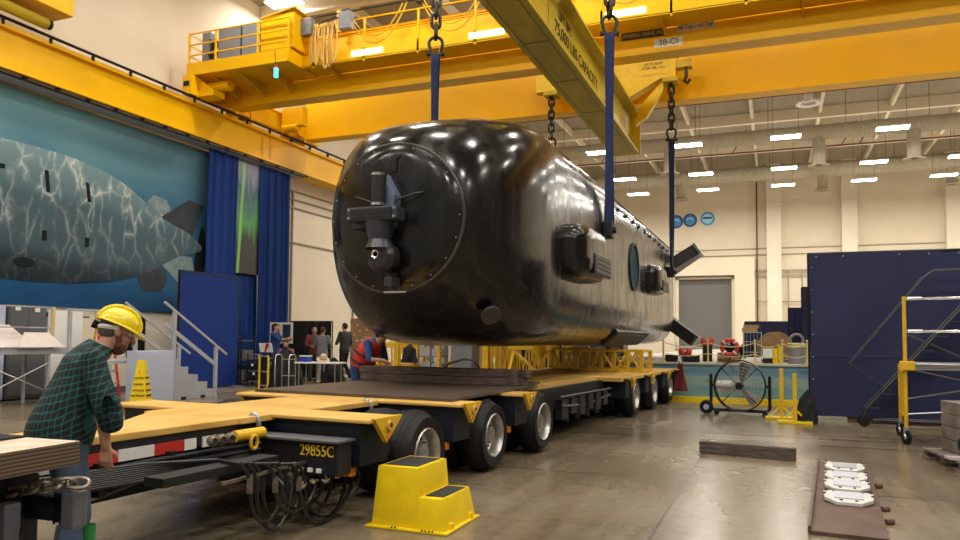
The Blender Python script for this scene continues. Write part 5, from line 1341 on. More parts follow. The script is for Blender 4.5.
def head(b, c, f, up, s=1.0, nose=True):
    """head with nose, lips, brow, chin and ears; c = centre, f = facing, up"""
    c = V(c); f = V(f).normalized(); up = V(up).normalized(); up = (up - f * up.dot(f)).normalized(); r = f.cross(up)
    def P(x, y, z): return c + (r * x + f * y + up * z) * s
    b.ell(c + up * .03 * s - f * .012 * s, (.076 * s, .094 * s, .092 * s), 16, 12)
    b.ell(P(0, .018, -.035), (.060 * s, .072 * s, .085 * s), 14, 10); b.ell(P(0, .055, -.098), (.032 * s, .026 * s, .022 * s), 10, 8)
    cap(b, P(0, .088, .018), P(0, .112, -.022), .010 * s, .015 * s, 8)
    for q in (-1, 1):
        b.ell(P(q * .078, -.008, -.005), (.013 * s, .022 * s, .034 * s), 10, 8); cap(b, P(q * .012, .087, .032), P(q * .045, .076, .03), .010 * s, .008 * s, 8)
        b.ell(P(q * .038, .058, -.028), (.024 * s,) * 3, 8, 6)
    cap(b, P(-.018, .085, -.056), P(.018, .085, -.056), .0085 * s, .0085 * s, 8); cap(b, P(-.016, .083, -.07), P(.016, .083, -.07), .009 * s, .009 * s, 8)
    return P
EYE = mat('eye_white', (.75, .73, .7), .3); IRIS = mat('eye_dark', (.03, .02, .015), .2)
def person(label, loc, rz, J, shirt, trousers, hair, shoes, vox=.011, group=None, s=1.0, sleeves=.55, beard=None, collar=None, hat=None):
    t = thing('person', label, 'person', loc, rz, group)
    D = dict(hipL=(-.09, 0, .93), hipR=(.09, 0, .93), kneeL=(-.10, .02, .5), kneeR=(.10, .02, .5), ankL=(-.11, -.02, .085), ankR=(.11, -.02, .085), toeL=(-.13, .15, .03), toeR=(.13, .15, .03),
             waist=(0, 0, 1.08), chest=(0, .0, 1.28), shL=(-.185, -.01, 1.43), shR=(.185, -.01, 1.43), elL=(-.23, -.02, 1.14), elR=(.23, -.02, 1.14), wrL=(-.23, .06, .90), wrR=(.23, .06, .90),
             hdL=(0, .15, -1), hdR=(0, .15, -1), neck=(0, -.0, 1.49), head=(0, .02, 1.63), face=(0, 1, -.05), up=(0, 0, 1))
    D.update({k: v for k, v in J.items() if isinstance(v, tuple)}); D = {k: V(v) * (s if k[:2] not in ('hd', 'fa', 'up') else 1) for k, v in D.items()}
    b = MB()
    P = head(b, D['head'], D['face'], D['up'], s); cap(b, D['neck'] - V((0, 0, .05)), D['head'] + (D['neck'] - D['head']) * .3, .058 * s, .052 * s)
    def torso(b, g, hem=None, top=True):
        hip = (D['hipL'] + D['hipR']) / 2; ax = (D['shR'] - D['shL']); ax.normalize(); hx = D['hipR'] - D['hipL']; hx.normalize()
        secs = []
        sm = (D['shL'] + D['shR']) / 2; w = (D['shR'] - D['shL']).length / 2
        up0 = (D['waist'] - hip).normalized(); up1 = (D['neck'] - D['chest']).normalized()
        def sc(c, rx, ry, a, u): y = u.cross(a).normalized(); return (c, rx + g, ry + g, a, y)
        st = hip + up0 * -.09 * s if hem is None else hip + up0 * hem * s
        secs = [sc(st, .165 * s, .115 * s, hx, up0), sc(hip, .17 * s, .12 * s, hx, up0), sc(D['waist'], .155 * s, .11 * s, (hx + ax).normalized(), up0), sc(D['chest'], .172 * s, .118 * s, ax, up1), sc(sm - up1 * .06 * s, w * .98, .10 * s, ax, up1), sc(sm + up1 * .025 * s, w * .75, .07 * s, ax, up1)]
        if top: secs.append(sc(D['neck'], .062 * s, .06 * s, ax, up1))
        b.loft(secs, 22)
    torso(b, -.014)
    for q in 'LR':
        cap(b, D['sh' + q], D['el' + q], .050 * s, .041 * s); cap(b, D['el' + q], D['wr' + q], .041 * s, .028 * s)
        d = D['hd' + q].normalized(); x = V((1 if q == 'L' else -1, 0, 0)); pn = x - d * x.dot(d); sv = d.cross(pn) * (1 if q == 'R' else -1)
        if 'palm' + q in J: pn = V(J['palm' + q]); sv = d.cross(pn) * (1 if q == 'R' else -1)
        if sv.y < -.2 and 'palm' + q not in J: sv = -sv
        hand(b, D['wr' + q], d, sv, pn, J.get('curl', .45), s)
        cap(b, D['hip' + q], D['knee' + q], .080 * s, .052 * s); cap(b, D['knee' + q], D['ank' + q], .052 * s, .036 * s)
        cap(b, D['ank' + q] - V((0, .0, .03 * s)), D['toe' + q] + V((0, 0, .012 * s)), .036 * s, .026 * s)
    body = blob(b, 'body', SKIN, t, vox)
    for q in (-1, 1):
        e = MB().ell(P(q * .032, .070, .012), (.014 * s,) * 3, 10, 8).build('eye', EYE, t, smooth=True); MB().ell(P(q * .032, .081, .012), (.0065 * s,) * 3, 8, 6).build('iris', IRIS, e, smooth=True)
    # hair as a cap over the skull
    if hair:
        b = MB(); b.ell(P(0, -.022, .045), (.082 * s, .094 * s, .08 * s), 16, 12); b.ell(P(0, -.05, .0), (.076 * s, .06 * s, .075 * s), 14, 10)
        blob(b, 'hair', hair, t, vox, 3)
    if beard:
        b = MB(); b.ell(P(0, .045, -.085), (.058 * s, .052 * s, .046 * s), 14, 10)
        for q in (-1, 1): cap(b, P(q * .062, .01, -.02), P(q * .05, .035, -.075), .016 * s, .022 * s, 8)
        blob(b, 'beard', beard, t, vox, 3)
    b = MB(); torso(b, .014, J.get('hem', -.07))
    for q in 'LR':
        cap(b, D['sh' + q], D['el' + q], .066 * s, .056 * s)
        if sleeves > .5: e = D['el' + q].lerp(D['wr' + q], (sleeves - .5) * 2); cap(b, D['el' + q], e, .056 * s, .046 * s)
    o = blob(b, 'shirt', shirt, t, vox, 5)
    b = MB(); hip = (D['hipL'] + D['hipR']) / 2
    b.ell(hip, (.182 * s, .135 * s, .12 * s), 18, 12)
    for q in 'LR': cap(b, D['hip' + q], D['knee' + q], .098 * s, .070 * s); cap(b, D['knee' + q], D['ank' + q] + V((0, 0, .0)), .070 * s, .058 * s)
    blob(b, 'trousers', trousers, t, vox, 5)
    for q in 'LR':
        b = MB(); a, e = D['ank' + q], D['toe' + q]; cap(b, a - V((0, .03, .035)) * s, e.lerp(a, .25) + V((0, 0, .018)) * s, .046 * s, .042 * s); cap(b, e.lerp(a, .3) + V((0, 0, .012)) * s, e + V((0, 0, .008 * s)), .042 * s, .034 * s)
        blob(b, 'shoe', shoes, t, vox, 3)
    return t, P, D
CLOTH = lambda n, c: mat('cloth_' + n, c, .85, var=.25, scale=14, bump=.2)

# --- the man in the hard hat
HERO = dict(hipL=(-.11, -.02, .93), hipR=(.11, -.02, .93), kneeL=(-.12, .06, .49), kneeR=(.12, .04, .49), ankL=(-.13, -.0, .085), ankR=(.13, -.06, .085), toeL=(-.15, .19, .03), toeR=(.16, .13, .03),
            waist=(0, .01, 1.08), chest=(0, .06, 1.27), shL=(-.19, .12, 1.41), shR=(.185, .07, 1.39), elL=(-.24, .1, 1.14), elR=(.235, .11, 1.11), wrL=(-.22, .03, .92), wrR=(.215, .15, .89),
            hdL=(.1, .1, -1), hdR=(-.03, .0, -1), palmR=(-.8, .5, 0), neck=(0, .16, 1.47), head=(0, .245, 1.545), face=(.10, .93, -.42), up=(0, .42, .9), curl=.75, hem=-.12)
t, P, D = person('man in yellow hard hat and green plaid shirt leaning forward beside the trailer neck', (-3.56, 2.955, 0), -27.5, HERO, PLAID, DENIM, mat('grey_hair', (.12, .10, .085), .8, var=.3, scale=50), mat('boot', (.05, .035, .025), .7), .0055, None, .93, .72, mat('ginger_beard', (.16, .075, .04), .85, var=.4, scale=60))
# belly and broad back under the shirt
for c in kids(t):
    if c.name.startswith('shirt'): SH = c
me = SH.data
for v in me.vertices:
    k = math.exp(-((v.co.z - .98) / .22) ** 2); cx, cy = 0, .05
    if abs(v.co.x) < .26: v.co.x += (v.co.x - cx) * .24 * k; v.co.y += (v.co.y - cy) * .42 * k
HAT = mat('hard_hat_yellow', (0.86, .66, .004), .28, coat=.4)
c = V(D['head']); f = V(HERO['face']).normalized(); up = V(HERO['up']); up = (up - f * up.dot(f)).normalized(); r = f.cross(up)
def HP(x, y, z): return c + (r * x + f * y + up * z) * .83
b = MB(); n = 28; rings = []
for i in range(9):
    a = PI / 2 * i / 8; rings.append([b._v(HP(.112 * math.cos(a) ** .8 * math.cos(q), -.012 + .138 * math.cos(a) ** .8 * math.sin(q), .045 + .115 * math.sin(a))) for q in [2 * PI * j / n for j in range(n)]])
brim = [b._v(HP(.128 * math.cos(q), -.012 + (.155 + .045 * max(0, math.sin(q))) * math.sin(q), .036 - .012 * max(0, math.sin(q)))) for q in [2 * PI * j / n for j in range(n)]]
for j in range(n): b._f([brim[j], brim[(j + 1) % n], rings[0][(j + 1) % n], rings[0][j]])
for r0, r1 in zip(rings[:-1], rings[1:-1] + [rings[-2]]):
    if r0 is r1: continue
    for j in range(n): b._f([r0[j], r0[(j + 1) % n], r1[(j + 1) % n], r1[j]])
b._f(rings[-2])
hat = b.build('hard_hat', HAT, t, smooth=True); m = hat.modifiers.new('shell', 'SOLIDIFY'); m.thickness = .006
MB().tube([HP(.0 + .012 * s, -.012 + .14 * math.cos(a), .05 + .122 * math.sin(a)) for a in [PI * k / 12 for k in range(13)] for s in (1,)], .012, 8).build('hat_ridge', HAT, hat, smooth=True)
MB().tube([HP(.088 * math.cos(a), -.012 + .108 * math.sin(a), .018 - .03 * max(0, -math.sin(a))) for a in [PI + PI * k / 14 for k in range(15)]], .014, 6).build('hat_suspension', WHITE, hat, smooth=True)
MB().lathe([(.0, 0), (.022, .0), (.024, .03), (0, .03)], HP(0, -.125, -.01), f * -1, 14).build('ratchet_knob', BLACK, hat)
b = MB()
for q in (-1, 1): b.tube([HP(q * .08, -.01, .012), HP(q * .07, .085, .012)], .003, 5); b.ell(HP(q * .034, .10, .008), (.022, .006, .016), 10, 6)
b.build('safety_glasses', mat('lens_clear', (.55, .6, .6), .1), t)

# --- people at the back, by the tables
def P_(label, x, y, rz, J, sh, tr, hair, shoe, s=1.0, sl=.95): return person(label, (x, y, 0), rz, J, sh, tr, hair, shoe, .013, None, s, sl)
JEAN = CLOTH('jean', (.05, .07, .13)); KHAKI = CLOTH('khaki', (.36, .31, .25)); BLK = CLOTH('black', (.012, .012, .014)); WSHOE = mat('white_shoe', (.7, .68, .66), .6)
P_('man in blue shirt pointing to the right in front of the framed photos', -14.3, 19.0, -75, dict(elR=(.25, .22, 1.25), wrR=(.14, .42, 1.30), hdR=(0, 1, .1), elL=(-.25, .2, 1.2), wrL=(-.1, .40, 1.27), hdL=(.1, 1, 0)), CLOTH('royal', (.02, .05, .22)), JEAN, HAIRD, BLK, 1.04, .6)
P_('person in red checked shirt and olive vest standing against the black backdrop', -13.9, 20.5, -140, dict(elR=(.26, .1, 1.16), wrR=(.12, .3, 1.1), hdR=(-.3, 1, 0), elL=(-.26, .1, 1.16), wrL=(-.12, .3, 1.05), hdL=(.3, 1, 0)), CLOTH('red_check', (.22, .05, .05)), CLOTH('olive', (.07, .075, .05)), HAIRB, BLK, 1.0)
P_('man in grey sweater and khaki trousers seen from behind at the table', -13.02, 19.65, 10, dict(elR=(.27, .06, 1.17), wrR=(.14, .25, 1.08), hdR=(-.3, 1, 0), elL=(-.27, .06, 1.17), wrL=(-.14, .25, 1.06), hdL=(.3, 1, 0)), CLOTH('grey_knit', (.24, .23, .25)), KHAKI, HAIRB, WSHOE, .99)
P_('tall man in dark jacket, black trousers and white shoes facing left', -13.25, 21.3, 75, dict(kneeR=(.10, .10, .5), ankR=(.10, -.18, .085), toeR=(.10, -.02, .03), elR=(.26, .0, 1.15), wrR=(.24, .15, .95), elL=(-.26, .05, 1.15), wrL=(-.1, .27, 1.1), hdL=(.4, 1, 0)), CLOTH('charcoal', (.045, .045, .045)), BLK, HAIRD, WSHOE, 1.08)
SIT = dict(hipL=(-.09, 0, .50), hipR=(.09, 0, .50), kneeL=(-.12, .42, .5), kneeR=(.12, .42, .5), ankL=(-.12, .44, .085), ankR=(.12, .44, .085), toeL=(-.12, .6, .03), toeR=(.12, .6, .03), waist=(0, .02, .66), chest=(0, .06, .86), shL=(-.185, .08, 1.0), shR=(.185, .08, 1.0), elL=(-.23, .15, .74), elR=(.23, .15, .74), wrL=(-.12, .36, .66), wrR=(.12, .36, .66), hdL=(.2, 1, -.2), hdR=(-.2, 1, -.2), neck=(0, .1, 1.07), head=(0, .14, 1.2), face=(0, 1, -.3), up=(0, .2, 1))
P_('dark-haired person in pink seated low behind the black bags', -13.65, 18.75, -170, SIT, CLOTH('pink', (.35, .12, .14)), JEAN, HAIRD, BLK)
t = thing('stool_case', 'black case the seated person in pink sits on, behind the bags', 'case', (-13.65, 18.72, 0)); MB().box(-.22, .22, -.2, .2, 0, .355).build('case_body', BLACK, t, bevel=.02); MB().box(-.1, .1, .2, .215, .25, .28).build('case_handle', STEELD, t)
# --- man in the red life vest, hand on the timbers
VJ = dict(waist=(.0, .06, 1.05), chest=(.0, .17, 1.22), shL=(-.19, .27, 1.33), shR=(.19, .27, 1.33), elL=(-.24, .32, 1.06), elR=(.25, .36, 1.08), wrL=(-.2, .46, .88), wrR=(.22, .60, 1.07), hdR=(0, 1, -.25), palmR=(0, 0, -1), hdL=(.1, .5, -1), neck=(0, .34, 1.37), head=(0, .41, 1.47), face=(-.4, .85, -.35), up=(0, .3, 1), curl=.3)
t, P, D = P_('man in red life vest and blue shirt leaning over the trailer timbers', -6.15, 10.35, -95, VJ, CLOTH('blue_shirt', (.03, .10, .33)), CLOTH('blue_jean', (.03, .07, .22)), HAIRD, BLK, 1.0, .35)
b = MB(); hx = V((1, 0, 0)); secs = []
for c, rx, ry in (((0, .03, .96), .20, .17), ((0, .09, 1.08), .205, .18), ((0, .18, 1.22), .21, .18), ((0, .25, 1.32), .185, .15), ((0, .29, 1.375), .14, .11)): secs.append((c, rx, ry, hx, V((0, .86, -.5))))
b.loft(secs, 24); v = blob(b, 'life_vest', mat('vest_red', (.72, .045, .025), .6, var=.2, scale=10), t, .013, 4)
for z, y in ((1.04, .07), (1.16, .14)):
    MB().tube([(.215 * math.cos(a), y + .19 * math.sin(a), z - .09 * math.sin(a)) for a in [2 * PI * k / 28 for k in range(28)]], .017, 6, closed=True).build('vest_strap', BLACK, v)
b = MB()
for q in (-1, 1): b.tube([(q * .12, .02, .99), (q * .12, .08, 1.18), (q * .1, .2, 1.36)], .018, 6)
b.build('shoulder_strap', BLACK, v)
b = MB(); b.ell(P(0, -.01, .06), (.09, .104, .07), 16, 10); b.ell(P(0, .10, .045), (.06, .06, .012), 12, 6); blob(b, 'cap', CLOTH('navy_cap', (.015, .025, .07)), t, .009, 3)

# ================================================================== GEAR AROUND THE TABLES
def table(label, loc, rz, L, W, H, m=WHITE):
    t = thing('folding_table', label, 'table', loc, rz)
    MB().box(-L / 2, L / 2, -W / 2, W / 2, H - .04, H).build('tabletop', m, t, bevel=.01)
    for x in (-L / 2 + .12, L / 2 - .12):
        MB().tube([(x, -W / 2 + .06, 0), (x, -W / 2 + .06, H - .04)], .015, 8).tube([(x, W / 2 - .06, 0), (x, W / 2 - .06, H - .04)], .015, 8).tube([(x, -W / 2 + .06, .1), (x, W / 2 - .06, .1)], .012, 6).build('leg', ALU, t)
    return t
table('white folding table in front of the man in the grey sweater', (-11.45, 17.2, 0), 12, 1.25, .6, .74)
table('pale work table with clutter right of the tall man in the dark jacket', (-13.0, 22.3, 0), -20, 1.0, .6, .76)
t = thing('blue_box', 'small blue plastic box on the white folding table', 'box', (-11.85, 17.1, .741)); MB().box(-.13, .13, -.1, .1, 0, .14).build('box_body', mat('box_blue', (.02, .05, .35), .4), t, bevel=.01); MB().box(-.14, .14, -.11, .11, .14, .17).build('box_lid', WHITE, t, bevel=.006)
t = thing('straw_hat', 'cream straw hat lying on the white folding table', 'hat', (-11.4, 17.25, .80), 20)
STRAW = mat('straw', (.66, .55, .38), .8, var=.2, scale=30)
o = MB().lathe([(0, .16), (.07, .155), (.09, .10), (.095, .02), (.18, .01), (.18, .0), (.09, .0)], (0, 0, 0), (.2, -.4, 1), 28).build('hat_body', STRAW, t, smooth=True)
MB().lathe([(.094, .03), (.097, .05), (.095, .07)], (0, 0, 0), (.2, -.4, 1), 28).build('hat_band', CARD, t)
t = thing('tool_bin', 'blue-grey plastic bin on the cluttered work table', 'bin', (-12.85, 22.2, .761), -20); MB().box(-.22, .22, -.15, .15, 0, .25).build('bin_body', mat('bin_blue', (.15, .2, .28), .5), t, bevel=.015); MB().box(-.23, .23, -.16, .16, .22, .25).build('bin_rim', GREYM, t)
for i, (x, y, z, w, h, lab) in enumerate(((-12.6, 21.5, 0, .45, .35, 'brown carton on the floor under the cluttered work table'), (-12.1, 21.9, 0, .4, .45, 'taller brown carton beside the cluttered work table'), (-12.55, 21.5, .351, .36, .25, 'small brown carton stacked on the floor carton'))):
    t = thing('cardboard_carton', lab, 'box', (x, y, z), 15 * i); MB().box(-w / 2, w / 2, -.18, .18, 0, h).build('carton_body', CARD, t, bevel=.006); MB().box(-.03, .03, -.183, .183, h, h + .003).build('tape', TAN, t)
t = thing('plywood_crate', 'tall tan plywood crate board standing behind the tables', 'crate', (-14.2, 24.2, 0), 8)
MB().box(-.55, .55, -.05, .05, 0, 2.12).build('crate_side', TAN, t, bevel=.008); b = MB()
for z in (.2, 1.1, 1.95): b.box(-.55, .55, -.08, -.05, z, z + .09)
b.build('crate_batten', CARD, t)
b = MB(); rr = random.Random(4)
for k in range(14): x, z = rr.uniform(-.5, .45), rr.uniform(1.2, 1.9); b.box(x, x + .06, -.056, -.05, z, z + .05)
b.build('paper_tags', WHITE, t)
t = thing('black_backdrop', 'black cloth-covered backdrop stand behind the group', 'backdrop', (-14.8, 21.6, 0), 6)
MB().grid(lambda u, v: V((-.8 + 1.6 * u, .03 * math.sin(u * 30), .02 + 1.93 * v)), 60, 8).build('backdrop_cloth', BLACKC, t, smooth=True)
b = MB()
for x in (-.8, .8): b.bar((x, .05, 0), (x, .05, 1.96), .03, .03); b.box(x - .03, x + .03, -.25, .3, 0, .02)
b.bar((-.8, .05, 1.95), (.8, .05, 1.95), .03, .03)
b.build('backdrop_frame', STEELD, t)
for i, x in enumerate((-14.85, -14.42)):
    t = thing('photo_frame', ('white framed dark photo on an easel, behind the man in the blue shirt', 'white framed dark photo on an easel, right one of the pair')[i], 'picture', (x, 19.75, 0), 6, 'framed photos on easels')
    MB().box(-.2, .2, -.02, .02, 1.2, 1.87).build('frame', WHITE, t); MB().box(-.14, .14, -.026, -.02, 1.27, 1.80).build('photo', mat('photo_dark', (.03, .045, .07), .3), t)
    b = MB()
    for q in (-1, 1): b.bar((q * .2, .02, 0), (q * .03, .05, 1.75), .025, .025)
    b.bar((0, .4, 0), (0, .05, 1.6), .025, .025).box(-.2, .2, -.03, .03, 1.17, 1.2)
    b.build('easel', BLACK, t)
for i, (x, y, h, w) in enumerate(((-14.5, 17.62, 1.3, .5), (-13.82, 17.75, .8, .5))):
    t = thing('equipment_cart', ('black equipment cart stacked with gear beside the blue partition', 'lower black equipment cart between the partition and the bags')[i], 'cart', (x, y, 0), 5, 'black carts by the drapes')
    b = MB()
    for z in (.15, h * .55, h): b.box(-w / 2, w / 2, -.3, .3, z - .03, z)
    b.build('shelf', GREYD, t)
    for sx in (-1, 1):
        for sy in (-1, 1): MB().bar((sx * w / 2, sy * .3, .08), (sx * w / 2, sy * .3, h + .12), .03, .03).build('cart_post', BLACK, t); MB().lathe([(0, -.02), (.04, -.02), (.04, .02), (0, .02)], (sx * w / 2, sy * .3, .04), (1, 0, 0), 14).build('caster', RUB, t)
    rr = random.Random(i); k = 0
    for z in (.15, h * .55):
        for q in range(3):
            MB().box(-w / 2 + .03 + q * .19, -w / 2 + .2 + q * .19, -.26, .2, z + .001, z + rr.uniform(.18, h * .36)).build('gear_case', (BLACK, STEELD, GREYD)[q], t, bevel=.01)
    MB().cyl((-.1, -.31, h * .75), (-.1, -.30, h * .75), .04, 14).cyl((-.05, -.31, .35), (-.05, -.3, .35), .04, 14).build('white_dial', WHITE, t)
    MB().tube([(-w / 2, -.3, h + .1), (w / 2, -.3, h + .1)], .015, 8).build('cart_handle', ALU, t)
bundle(5, .5, .45, 1.03, 'black_bag', BLACKC, 'large black soft bag heaped on the floor behind the hand truck', 'bag', (-12.95, 17.75, 0))
bundle(8, .36, .34, .75, 'black_bag', BLACKC, 'smaller black soft bag right of the large one, behind the grey frame', 'bag', (-11.8, 18.4, 0))
t = thing('sign_board', 'tilted white board with a red stripe resting on the black bag', 'sign', (-13.25, 17.2, .98), 12)
MB().cbox((0, 0, .12), (.38, .02, .26), (20, 0, 0)).build('board', WHITE, t); MB().cbox((0, -.013, .12), (.1, .006, .3), (20, 35, 0)).build('stripe', RED, t)
MB().bar((0, .02, .1), (0, .16, -.02), .02, .02).build('prop', STEELD, t)
HT = thing('hand_truck', 'yellow hand truck standing behind the trailer front arm', 'hand truck', (-12.42, 16.05, 0), -12)
for x in (-.17, .17): MB().tube([(x, 0, .05), (x, 0, .86), (x, -.03, .92)], .026, 8).build('upright', YELP, HT, smooth=True)
b = MB()
for z in (.14, .5, .9): b.bar((-.17, 0, z), (.17, 0, z), .03, .03)
b.build('cross_bar', ALU, HT)
MB().box(-.12, .12, .01, .03, .14, .88).build('back_plate', BLACK, HT); MB().box(-.2, .2, -.25, .03, 0, .02).build('toe_plate', YELP, HT)
for x in (-.2, .2): MB().lathe([(0, -.03), (.1, -.03), (.1, .03), (0, .03)], (x, .08, .1), (1, 0, 0), 20).build('wheel', RUB, HT)
t = thing('tube_frame', 'grey tubular frame standing right of the black bags', 'frame', (-12.55, 16.85, 0), 10)
for x in (0, .4): MB().tube([(x, -.2, 0), (x, -.2, .85), (x, -.14, .93), (x, .14, .93), (x, .2, .85), (x, .2, 0)], .015, 8).build('side_hoop', ALU, t, smooth=True)
b = MB()
for z in (.35, .8): b.tube([(0, .2, z), (.4, .2, z)], .012, 8)
b.build('cross_tube', ALU, t)

# ================================================================== YELLOW TRESTLES AND RACKS BEYOND THE TRAILER
def trestle(label, x, y, W, H, rz, m=YELT):
    t = thing('yellow_trestle', label, 'trestle', (x, y, 0), rz, 'yellow trestles beyond the trailer')
    MB().box(-W / 2, W / 2, -.08, .08, H - .14, H).build('top_beam', m, t, bevel=.01)
    for q in (-1, 1):
        for e in (-1, 1): MB().bar((q * W * .38, 0, H - .1), (q * W * .5, e * .4, 0), .09, .06).build('leg', m, t)
        MB().bar((q * W * .45, -.25, .45), (q * W * .45, .25, .45), .06, .05).build('stretcher', m, t)
    MB().bar((-W * .48, -.3, .2), (W * .40, -.05, H - .15), .06, .05).build('diagonal', m, t); MB().bar((W * .48, -.3, .2), (-W * .40, -.05, H - .15), .06, .05).build('diagonal', m, t)
    return t
trestle('yellow trestle just right of the man in the life vest', -9.35, 17.4, .9, 1.3, 12)
trestle('yellow trestle with crossed braces behind the grey shelving', -7.95, 18.85, .7, 1.35, -5)
trestle('long yellow trestle behind the thick yellow post', -5.7, 18.1, 1.3, 1.28, 4)
trestle('yellow trestle under the middle of the submarine, farthest right', -4.9, 19.3, .6, 1.24, -8)
for i, (x, y, w, lab) in enumerate(((-6.72, 17.4, .17, 'thick square yellow post beyond the timber stack'), (-8.25, 17.9, .08, 'slim orange-yellow post beyond the timber stack'), (-9.0, 17.0, .08, 'slim yellow post right of the man in the life vest'))):
    t = thing('yellow_post', lab, 'post', (x, y, 0), 0, 'yellow posts beyond the trailer'); MB().box(-w / 2, w / 2, -w / 2, w / 2, .02, 1.7).build('post', YELT, t, bevel=.006); MB().box(-w, w, -w, w, 0, .02).build('base_plate', YELT, t)
for x, y, W, H, n_, lab in ((-9.95, 19.3, 1.0, 1.55, 4, 'yellow lattice stand behind the man in the life vest'), (-6.6, 20.4, 1.9, 1.5, 7, 'wide yellow lattice stand behind the thick yellow post'), (-8.2, 21.4, 1.3, 1.6, 5, 'yellow lattice stand behind the grey locker and shelving')):
    t = thing('lattice_stand', lab, 'stand', (x, y, 0), 6, 'yellow lattice stands beyond the trailer'); truss(t, W, .9, H, n_, th=.055)
t = thing('grey_shelving', 'grey steel shelving with boxes beyond the timber stack', 'shelving', (-8.75, 18.6, 0))
b = MB()
for z in (.1, .5, .9, 1.3): b.box(-.35, .35, -.2, .2, z, z + .03)
b.build('shelf', GREYM, t)
for x in (-.35, .35):
    for y in (-.2, .2): MB().bar((x, y, 0), (x, y, 1.7), .03, .03).build('upright', GREYM, t)
for z in (.13, .53, .93): MB().box(-.3, -.02, -.15, .15, z + .001, z + .25).box(.03, .3, -.15, .15, z + .001, z + .2).build('shelf_box', GREYP if z > .5 else GREYD, t)
t = thing('grey_locker', 'plain grey locker beyond the timber stack, with a black hose in front', 'locker', (-7.45, 17.8, 0)); MB().box(-.3, .3, -.25, .25, 0, 1.75).build('locker_body', GREYM, t, bevel=.01); MB().box(-.28, .28, -.265, -.25, .05, 1.7).build('locker_door', GREYM, t, bevel=.005); MB().box(.2, .23, -.28, -.265, .8, .95).build('door_handle', ALU, t)
o = single(MB().tube([(-.55, 0, .02), (-.5, 0, .55), (-.2, -.02, .78), (.2, -.04, .9), (.45, -.02, .88), (.6, 0, .7), (.62, 0, .02)], .03, 8), 'black_hose', HOSE, 'thick black hose arching in front of the grey locker', 'hose', (-7.45, 17.25, 0), smooth=True)
bundle(12, .22, .2, .45, 'black_jacket', BLACKC, 'black jacket heaped on a yellow drum right of the man in the life vest', 'jacket', (-8.5, 16.7, .805))
t = thing('yellow_drum', 'small yellow drum carrying the black jacket', 'drum', (-8.5, 16.7, 0)); MB().cyl((0, 0, 0), (0, 0, .8), .22, 24).build('drum_body', YELT, t, smooth=True)
for z in (.02, .4, .77): MB().lathe([(.222, -.02), (.235, 0), (.222, .02)], (0, 0, z), (0, 0, 1), 24).build('drum_hoop', YELD, t)
t = thing('cable_reel', 'yellow cable reel on a stand beyond the trailer middle', 'reel', (-5.25, 17.1, .0), 20)
for y in (-.15, .15): MB().cyl((0, y - .015, 1.15), (0, y + .015, 1.15), .16, 24).build('reel_flange', YELT, t)
MB().cyl((0, -.15, 1.15), (0, .15, 1.15), .10, 18).build('cable_winding', CARD, t, smooth=True)
for q in (-1, 1): MB().bar((q * .3, -.2, 0), (0, -.2, 1.15), .05, .04).bar((q * .3, .2, 0), (0, .2, 1.15), .05, .04).build('reel_stand', YELT, t)
for i, (x, y, w, h, m, lab) in enumerate(((-10.6, 24, 2.2, 1.5, GREYM, 'grey machine cabinet far beyond the man in the life vest'), (-7.9, 25, 2.4, 1.6, STEELD, 'dark machine frame far behind the grey locker'), (-5.55, 24.5, 2.0, 1.35, GREYD, 'dark machine crate far behind the long yellow trestle'))):
    t = thing('machine', lab, 'machine', (x, y, 0), 0, 'machines on the far floor'); MB().box(-w / 2, w / 2, -.4, .4, .1, h).build('machine_body', m, t, bevel=.02)
    b = MB()
    for k in range(4): b.box(-w / 2 + .08 + k * w / 4, -w / 2 + .08 + k * w / 4 + w / 6, -.42, -.4, .5, h - .15)
    b.build('machine_panel', (WHITE, BLACK, GREYP)[i], t); MB().box(-w / 2, w / 2, -.4, .4, 0, .1).build('machine_base', BLACK, t)

# ================================================================== FOREGROUND TUG, PLYWOOD, CHAIN
TG = thing('tow_dolly', 'dark steel tow dolly with grey bumper boxes in the lower left corner', 'dolly', (-3.3, 1.7, 0), 3)
MB().box(-.9, .36, -1.1, .62, .52, .82).build('dolly_body', NAVYST, TG, bevel=.012)
BUMP = mat('bumper_grey', (.11, .12, .14), .45, var=.15, scale=8)
for x0, y0, z0, dz in ((.565, .54, .612, .155), (.385, .38, .565, .17)):
    p = MB().box(x0, x0 + .07, y0, y0 + .075, z0, z0 + dz).build('bumper_box', BUMP, TG, bevel=.01)
    MB().box(x0 - .05, x0, y0 + .01, y0 + .065, z0 + .015, z0 + dz - .01).build('bumper_pad', NAVYST, p)
    b = MB()
    for k in (0, 1): b.box(x0 - .07 + k * .045, x0 - .06 + k * .045, y0 - .0, y0 + .009, z0 + .015, z0 + .025)
    b.build('bumper_bolt', WHITE, p)
MB().box(.3, .56, .55, .60, .64, .74).box(.2, .38, .40, .45, .6, .70).build('bumper_bracket', NAVYST, TG)
b = MB()
for k in range(3): b.tube([(.36 + .05 * k, .46, .62), (.27 + .05 * k, .43, .42), (.30 + .05 * k, .45, .3), (.28, .5, .2)], .012, 6)
b.build('hanging_hose', BLACK, TG, smooth=True)
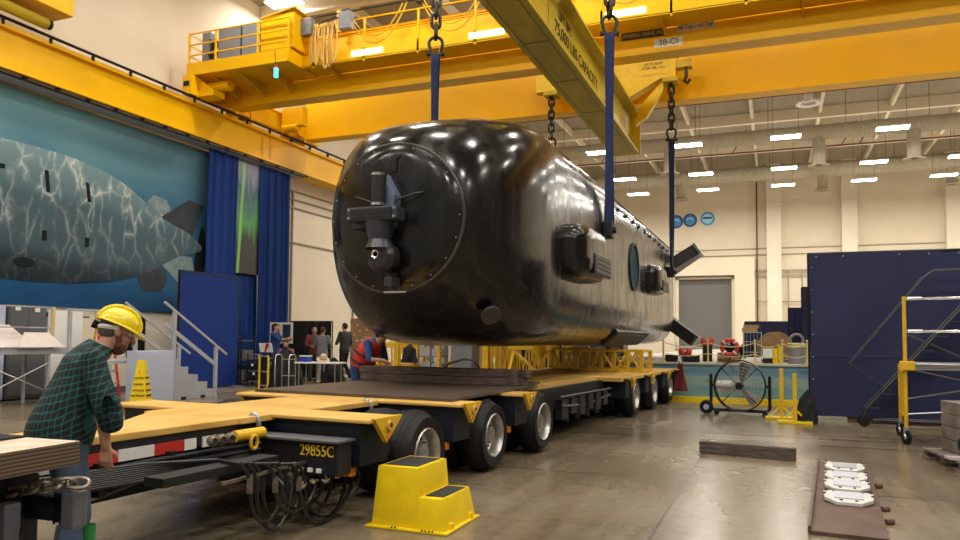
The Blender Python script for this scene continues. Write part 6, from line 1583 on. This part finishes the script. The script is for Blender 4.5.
for x in (-.6, .1):
    for y in (-.9, .45): MB().lathe([(0, -.06), (.12, -.06), (.18, -.05), (.2, 0), (.18, .05), (.12, .06), (0, .06)], (x, y, .2), (1, 0, 0), 24).build('dolly_wheel', RUB, TG, smooth=True)
    MB().box(x - .05, x + .05, -1.0, .55, .3, .52).build('wheel_fork', STEELD, TG)
single(MB().box(-1.3, .0, -1.5, 0, 0, .10), 'plywood_stack', PLY, 'stack of plywood sheets in the lower left corner on the tow dolly', 'plywood', (-2.80, 2.385, .86), 4)
MB().box(-.9, .2, -1.1, .45, .82, .8595).build('dolly_deck', BLACK, TG)
single(MB().box(-.5, .0, -.5, 0, 0, .008), 'rubber_mat', BLACKC, 'black rubber mat lying on the plywood stack', 'mat', (-3.10, 2.36, .961), 4)
t = thing('heavy_chain', 'heavy worn steel chain draped along the tow dolly bumpers', 'chain', (-3.08, 2.14, .785), 0)
pa = [V((-.35, -.12, -.02)), V((.03, .01, -.03)), V((.12, .07, -.02)), V((.24, .10, .005)), V((.34, .14, .02)), V((.40, .17, .015))]
def along(q):
    L = [0]
    for a, c in zip(pa, pa[1:]): L.append(L[-1] + (c - a).length)
    q *= L[-1]
    for i in range(len(pa) - 1):
        if q <= L[i + 1] + 1e-6: return pa[i].lerp(pa[i + 1], (q - L[i]) / (L[i + 1] - L[i])), (pa[i + 1] - pa[i]).normalized()
for i in range(16):
    p, d = along((i + .5) / 16); fx, fy, _ = frame(d); a = R(40 if i % 2 else -45); u = fx * math.cos(a) + fy * math.sin(a)
    pts = [p + d * y + u * x for x, _, y in [(q[0], 0, q[2]) for q in link_pts(0, True, .085, .05)]]
    MB().tube(pts, .0095, 7, closed=True).build('chain_link', CHAINL, t, smooth=True)
o = single(MB().grid(lambda u, v: V((.03 * math.cos(2 * PI * u) * (1 - .5 * v), .02 * math.sin(2 * PI * u), -.3 * v)), 12, 8), 'green_strap', mat('strap_green', (.02, .22, .06), .7), 'bright green strap hanging below the right bumper box', 'strap', (-2.70, 2.36, .62))
for m in bpy.data.materials:
    m.use_backface_culling = False
split_parts()
